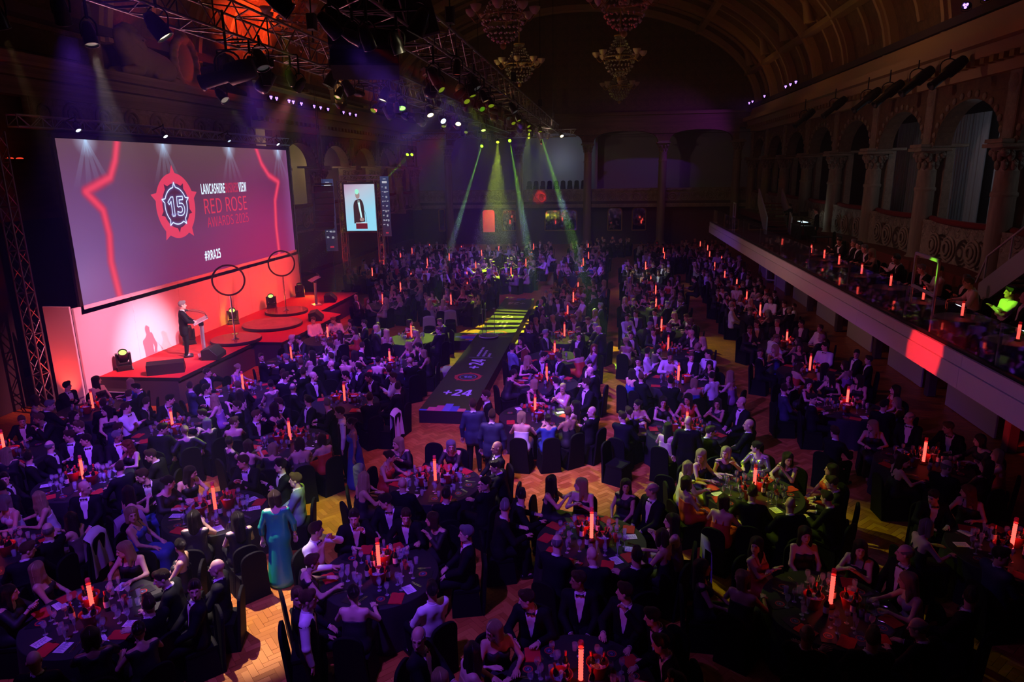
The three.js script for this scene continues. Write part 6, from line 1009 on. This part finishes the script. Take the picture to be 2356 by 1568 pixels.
// chair under a stretch cover
const coverM = M([0.0055, 0.005, 0.006], 0.75, { clearcoat: 0.001, specularIntensity: 0.25 });
const chairProto = (() => {
  const o = new THREE.Group(); o.name = 'banquet_chair'; o.userData.category = 'chair';
  const sh = new THREE.Shape(); sh.moveTo(-0.25, 0); sh.lineTo(0.25, 0); sh.lineTo(0.215, 0.5); sh.lineTo(0.21, 0.8); sh.bezierCurveTo(0.21, 0.93, 0.12, 0.97, 0, 0.97); sh.bezierCurveTo(-0.12, 0.97, -0.21, 0.93, -0.21, 0.8); sh.lineTo(-0.215, 0.5); sh.closePath();
  mesh('backrest', new THREE.ExtrudeGeometry(sh, { depth: 0.025, bevelEnabled: true, bevelSize: 0.015, bevelThickness: 0.012, bevelSegments: 2, curveSegments: 8 }).scale(0.92, 0.9, 1).rotateX(-0.08).translate(0, 0.01, -0.24), coverM, o);
  const g = new THREE.CylinderGeometry(0.27, 0.33, 0.44, 4, 3, false).rotateY(PI / 4).scale(1.06, 1, 1).translate(0, 0.222, 0.03); mesh('skirt', g.toNonIndexed(), coverM, o).geometry.computeVertexNormals(); mesh('seat', cbox(0.43, 0.05, 0.42, 0.02, 0, 0.43, 0.02), coverM, o);
  return o;
})();
seed = 31337;
const everyone = [];
for (const s of GUESTS.trim().split(/\s+/)) { const [spec, r] = s.split('@'), [x, z, b, h, t] = r.split(',').map(Number); const p = { spec, x, z, b, h, t, d: Math.hypot(x, z, 5.5), stand: spec.includes('/S') }; everyone.push(p); tables[t].people.push(p); }
// fill the seats left over, guests looking towards the speaker
tables.forEach((t, i) => {
  const given = t.people.filter((p) => !p.stand).map((p) => Math.atan2(p.x - t.x, p.z - t.z)), want = 10, base = rr(0, 1);
  for (let k = 0; k < want; k++) {
    const a = base + k * PI / 5, gap = Math.min(9, ...given.map((g) => Math.abs(Math.atan2(Math.sin(a - g), Math.cos(a - g)))));
    if (gap < 0.48 || t.people.length >= 11 || rnd() < 0.05) continue;
    const x = t.x + Math.sin(a) * rr(1.22, 1.36), z = t.z + Math.cos(a) * rr(1.22, 1.36); if (x > 9.4) continue;
    if (x < -11.2 && x > -15.2 && z < -17.5 && z > -33) continue; if (x > -5.2 && x < -3.3 && z < -17 && z > -34.4) continue; if (x < -4.9 && x > -7.4 && z < -25 && z > -26.7) continue;
    if ([[-5.45, -8.9, 1.0], [-5.6, -12, 0.7], [-0.1, -16.2, 0.7], [0.25, -21.5, 0.8], [-1.2, -13.8, 0.7], [-4.4, -16.4, 0.9], [0.3, -25.5, 0.6]].some(([a, b, r]) => Math.hypot(a - x, b - z) < r)) continue;
    if (everyone.some((p) => Math.hypot(p.x - x, p.z - z) < 0.5)) continue;
    let b = (a + PI) * 180 / PI; const want2 = Math.atan2(-13.7 - x, -20.3 - z) * 180 / PI; let d = ((want2 - b + 540) % 360) - 180; if (Math.abs(d) > 70) { const q = Math.sign(d) * Math.min(40, Math.abs(d) - 70); b += q; d -= q; } d = clamp(d, -75, 75) * rr(0.6, 1);
    const spec = rnd() < 0.58 ? pick(['m', 'm', 'm', 'm', 'b', 'G', 'm', 's', 'n']) : 'f' + pick(['k', 'k', 'k', 'p', 'r', 'n', 'k', 'q', 'y']) + pick(['D', 'L', 'B', 'b', 'd', 'D', 'L', 'G', 'R']);
    const p = { spec, x, z, b, h: d, t: i, d: Math.hypot(x, z, 5.5), stand: false }; everyone.push(p); t.people.push(p);
  }
});
everyone.sort((a, b) => a.d - b.d);
const POSEWORD = { chin: 'thinking', drink: 'drinking', fold: 'cross-armed', reach: 'reaching', clap: 'clapping', akimbo: 'akimbo', phone: 'phoning', rest: 'leaning', lap: 'upright' };
const seen = new Map();
const NTH = everyone.slice(0, 268), REST = everyone.slice(268);
for (const p of NTH) {
  const t = tables[p.t], o = person(p.spec, p.x, p.z, p.b, p.h, { hi: p.d < 13 ? 2 : p.d < 21 ? 1 : 0 }), face = Math.atan2(-t.x, -t.z);
  let a = Math.atan2(p.x - t.x, p.z - t.z) - face; a = ((-a % (2 * PI)) + 2 * PI) % (2 * PI); const hour = CLOCK[Math.round(a / (PI / 5)) % 10];
  const standing = p.stand, where = `${standing ? 'standing at' : 'at'} ${hour} o'clock, ${t.name}`; let label = `${o.userData.look} ${where}`; p.where = where; p.hour = hour;
  if (seen.has(label)) label = `${POSEWORD[o.userData.pz] ?? 'other'} ${label}`; if (seen.has(label)) label = label.replace(/ at /, ' near '); seen.set(label, 1);
  o.userData.label = label; delete o.userData.look; delete o.userData.pz; p.o = o;
}
// chairs
{
  const taken = new Map(), sitters = everyone.filter((p) => !p.stand), m4 = new THREE.Matrix4(), far = [];
  sitters.forEach((p, k) => {
    const sx = p.x, sz = p.z;
    if (k < 262) { const c = chairProto.clone(); c.name = numbered('banquet_chair'); c.position.set(sx, 0, sz); c.rotation.y = p.b * PI / 180; const label = `black covered banquet chair at ${p.hour ?? 'one'} o'clock, ${tables[p.t].name}`, n = taken.get(label) ?? 0; taken.set(label, n + 1); c.userData = { category: 'chair', label: n ? `${ORD[n]} ${label}` : label }; scene.add(c); }
    else far.push(p);
  });
  const g = new THREE.Group(); g.name = 'distant_chairs'; g.userData = { kind: 'stuff', label: 'black covered chairs at the distant tables', category: 'chairs' }; scene.add(g);
  for (const part of chairProto.children) { const im = new THREE.InstancedMesh(part.geometry, part.material, far.length); far.forEach((p, k) => im.setMatrixAt(k, m4.makeRotationY(p.b * PI / 180).setPosition(p.x, 0, p.z))); im.name = part.name; im.userData.kind = 'stuff'; g.add(im); }
}
{ // the rest of the guests, too far off to be built one by one
  const g = new THREE.Group(); g.name = 'distant_guests'; g.userData = { kind: 'stuff', label: 'crowd of seated guests at the distant tables', category: 'crowd' }; scene.add(g);
  const kinds = []; for (const w of [false, true]) for (const pz of ['rest', 'lap']) for (const yaw of [-50, 0, 50]) kinds.push({ w, pz, yaw, list: [] });
  for (const p of REST) { const w = p.spec[0] === 'f', yaw = p.h < -25 ? -50 : p.h > 25 ? 50 : 0, pz = p.stand ? 'rest' : pick(['rest', 'lap']); kinds.find((k) => k.w === w && k.pz === pz && k.yaw === yaw).list.push(p); }
  const m4 = new THREE.Matrix4(), q = new THREE.Quaternion(), col = new THREE.Color(), white = (rgh) => M([1, 1, 1], rgh);
  const bodyM = M([1, 1, 1], 0.5, { vertexColors: true }), clothMm = white(0.7), hairMm = white(0.5);
  for (const k of kinds) {
    if (!k.list.length) continue; const J = pose(k.w, k.pz), H = headMatrix(J, k.yaw * PI / 180, k.pz === 'rest' ? 0.12 : 0), n = k.list.length;
    const add = (name, geo, mat, tint) => { const im = new THREE.InstancedMesh(geo, mat, n); k.list.forEach((p, i) => { m4.compose(V(p.x, p.stand ? 0.35 : 0, p.z), q.setFromEuler(new THREE.Euler(0, p.b * PI / 180, 0)), V(1, 1, 1)); im.setMatrixAt(i, m4); im.setColorAt(i, tint(p)); }); im.name = name; im.userData.kind = 'stuff'; im.castShadow = im.receiveShadow = true; g.add(im); };
    add('body', bodyGeo(k.w, k.pz, k.yaw, 0), bodyM, () => SKIN[rnd() * 3 | 0].color);
    if (k.w) { add('dress', cloth('strappy', true, k.pz, 0), clothMm, (p) => (dressMats[p.spec[1]] ?? dressMats.k).color); add('hair', hairGeo('long', 0).clone().applyMatrix4(H), hairMm, (p) => HAIRC[(WH[p.spec[2]] ?? WH.D)[1]].color); }
    else { const bald = k.list; add('hair', hairGeo('short', 0).clone().applyMatrix4(H), hairMm, (p) => p.spec[0] === 'b' ? SKIN[0].color : p.spec[0] === 'G' ? HAIRC.grey.color : pick([HAIRC.dark, HAIRC.brown, HAIRC.light]).color); add('jacket', cloth('jacket', false, k.pz, 0), clothMm, (p) => p.spec[0] === 's' ? shirtM.color : suitM[0].color); add('shirt', join([cloth('shirtfront', false, k.pz, 0), neckwear(J).collar]), clothMm, () => shirtM.color); add('trousers', cloth('trousers', false, k.pz, 0), clothMm, () => suitM[0].color); }
  }
}
// the speaker
{ const o = person('G/Sclasp', -13.72, -20.3, 123, 0, { hi: 2, y: 0.902, scale: 1.05 }); o.userData = { category: 'person', label: 'grey-haired man in black dinner jacket speaking at the stage lectern' }; }
// ---------------------------------------------------------------- guests on the terrace, crew, spare chairs and coats
seed = 808;
[-27.1, -25.5, -23.9, -21.8, -19.6, -17.6, -15.7, -13.6].forEach((z, i) => {
  const x = 7.72, nm = `${ORD[7 - i]} terrace table from the camera`;
  const tb = thing('terrace_table', `small round black-clothed table, ${nm}`, 'table', [x, 2.766, z]); tb.scale.set(0.58, 1, 0.58); mesh('tabletop', tabletopGeo, woodM, tb); mesh('pedestal', tlegGeo, woodM, tb);
  const cl = mesh('tablecloth', clothGeo, clothM); cl.position.set(x, 2.766, z); cl.scale.set(0.585, 1, 0.585); tag(cl, `black cloth over the ${nm}`, 'tablecloth');
  const lt = thing('table_light', `short red glowing tube light on the ${nm}`, 'light', [x, 2.766 + TOP, z]); lt.scale.set(0.9, 0.62, 0.9); mesh('glow_tube', tubeCore, coreMs[0], lt); mesh('clear_tip', tubeTop, tubeTopM, lt); mesh('base', tubeBase, black, lt);
  const l = glow([x, 2.766 + TOP + 0.2, z], [1, 0.06, 0.04], 0.1, 1.4); l.name = 'table_light_glow';
  for (const [k, dz] of [[0, -0.32], [1, 0.36]]) { put(pick(['wine', 'red', 'tumbler']), `drinking glass on the ${k ? 'camera' : 'far'} side of the ${nm}`, undefined, x + 0.1, 2.766 + TOP, z + dz * 0.7, 0, 0, false); }
  for (const [px, pz, w] of [[8.75, z - 0.28, 'far'], [8.72, z + 0.36, 'camera']]) {
    const spec = pick(['m', 'm', 'b', 'fkD', 'fkL', 'fpD', 's', 'G']), o = person(spec, px, pz, -90 + rr(-15, 15), rr(-40, 30), { y: 2.766 }); o.userData = { category: 'person', label: `${o.userData.look}, ${w} side of ${nm}` };
    const c = chairProto.clone(); c.name = numbered('banquet_chair'); c.position.set(px, 2.766, pz); c.rotation.y = -PI / 2; c.userData = { category: 'chair', label: `black covered chair, ${w} side of ${nm}` }; scene.add(c);
  }
});
spot([-3.9, 8.6, -18.5], [8.7, 3.9, -15.9], LIME, 900, 1.7, 0.5, 2, 'acid_spot');
// crew at the far end of the terrace
{ const a = person('m/Sphone', 11.0, -43.5, -120, 0, { y: 2.766 }); a.userData = { category: 'person', label: 'dark-clothed crew member standing by the far terrace stairs' };
  const b = person('m/S', 10.9, -37.8, -100, 0, { y: 2.766 }); b.userData = { category: 'person', label: 'dark-clothed camera operator standing behind the tripod camera' };
  const t = thing('video_camera', 'black video camera on a tripod at the terrace parapet', 'camera', [10.2, 2.766, -38]); for (const k of [0, 1, 2]) { const f = k * 2.094; mesh('leg', rod([0, 1.25, 0], [Math.cos(f) * 0.45, 0, Math.sin(f) * 0.45], 0.025, 6), black, t); } mesh('head', lathe([[0.001, 1.22], [0.08, 1.22], [0.08, 1.34], [0.001, 1.36]], 12), black, t); mesh('camera_body', cbox(0.5, 0.24, 0.2, 0.03, 0.05, 1.5, 0, 0.2), black, t); mesh('lens', rod([-0.2, 1.5, 0], [-0.5, 1.5, 0.06], 0.08, 12), blackGloss, t); mesh('pan_handle', rod([0.1, 1.38, 0.05], [0.7, 1.2, 0.2], 0.015, 6), black, t);
  const d = thing('control_desk', 'control desk with a bright strip of light on the terrace', 'desk', [11.0, 2.766, -40.5]); mesh('desk_top', cbox(0.8, 0.06, 2.2, 0.01, 0, 0.74, 0), black, d); mesh('drape', [bx(0.03, 0.72, 2.1, -0.36, 0.36, 0), bx(0.03, 0.72, 2.1, 0.36, 0.36, 0)], black, d); mesh('console', cbox(0.5, 0.14, 1.2, 0.03, 0, 0.84, 0), blackGloss, d); mesh('light_strip', cbox(0.3, 0.02, 1.0, 0.005, -0.05, 0.92, 0), M([0.2, 0.2, 0.2], 0.4, { glowColor: [0.9, 1.2, 1.3] }), d);
  glow([10.95, 3.9, -40.5], [0.7, 0.95, 1], 0.5, 4);
  const c = chairProto.clone(); c.name = numbered('banquet_chair'); c.position.set(11.1, 2.766, -34.5); c.rotation.y = 1; c.userData = { category: 'chair', label: 'empty chair beside a low table on the terrace' }; scene.add(c);
  const lt = thing('side_table', 'low dark table beside the empty chair on the terrace', 'table', [10.4, 2.766, -35]); mesh('top', cbox(0.9, 0.04, 0.6, 0.01, 0, 0.62, 0), black, lt); for (const [x, z] of [[-0.4, -0.25], [0.4, -0.25], [-0.4, 0.25], [0.4, 0.25]]) mesh('leg', rod([x, 0, z], [x, 0.61, z], 0.02, 6), black, lt); }
// empty covered chairs standing out on the floor
for (const [x, z, r, label] of [[-5.75, -9.35, -130, 'empty black covered chair beside the brightly lit gap in the parquet'], [-3.72, -13.6, 0, 'empty black covered chair with rounded back before the runway end'], [1.35, -13.0, 160, 'empty black covered chair turned from the lit middle-row table'], [0.35, -14.2, 60, 'empty black covered chair by the yellow pool in the aisle']]) { const c = chairProto.clone(); c.name = numbered('banquet_chair'); c.position.set(x, 0, z); c.rotation.y = r * PI / 180; c.userData = { category: 'chair', label }; scene.add(c); }
function coat(x, z, r, color, label) { // a garment hung over a chair back
  const n = 14, g = new THREE.PlaneGeometry(0.56, 1.15, n, n), a = g.attributes.position;
  for (let i = 0; i < a.count; i++) { const u = a.getX(i) / 0.28, v = a.getY(i) / 0.575 * 0.5 + 0.5, len = v * 1.15 - 0.42, s = Math.sin(u * 7 + v * 2) * 0.02 * (1 - Math.exp(-Math.abs(len) * 4)); const y = len > 0 ? 1.0 - len * 0.98 : 1.0 + len * 0.98, z0 = len > 0 ? -0.3 - s - 0.03 * len : -0.2 + s * 0.5; a.setXYZ(i, a.getX(i) * (0.85 + 0.3 * Math.abs(len)), y - 0.06 * u * u + (Math.abs(len) < 0.05 ? 0.015 : 0), z0 - (Math.abs(len) < 0.05 ? -0.05 * (len > 0) : 0)); }
  g.computeVertexNormals(); const o = mesh('draped_coat', g, M(color, 0.85, { side: THREE.DoubleSide })); o.position.set(x, 0, z); o.rotation.y = r * PI / 180; tag(o, label, 'coat');
  const c = chairProto.clone(); c.name = numbered('banquet_chair'); c.position.set(x, 0, z); c.rotation.y = r * PI / 180; c.userData = { category: 'chair', label: 'covered chair carrying the ' + label.split(' hung')[0] }; scene.add(c);
}
coat(-8.75, -9.35, -80, [0.6, 0.58, 0.6], 'white jacket hung over a chair back near the stage-side front'); coat(-8.5, -10.1, -120, [0.3, 0.2, 0.32], 'mauve shawl hung over a chair back'); coat(1.45, -10.2, -90, [0.35, 0.28, 0.4], 'pale lilac wrap hung over a chair at the runway row'); coat(-5.4, -15.7, -95, [0.6, 0.55, 0.62], 'long white scarf hung on a chair beside the runway end'); coat(-7.1, -26.6, 10, [0.45, 0.42, 0.3], 'striped pale cover hung on a chair at the runway arm'); coat(-6.5, -27.9, 10, [0.45, 0.42, 0.3], 'pale pleated throw hung on a chair back past the arm');
for (let k = 0; k < 9; k++) { const x = -7 + k * 0.62, c = chairProto.clone(); c.name = numbered('gallery_chair'); c.position.set(x, 4.81, -64); c.userData = { category: 'chair', label: `dark chair in the lit far gallery, ${ORD[k]} from the stage side` }; scene.add(c); }
renderer.render(scene, camera);
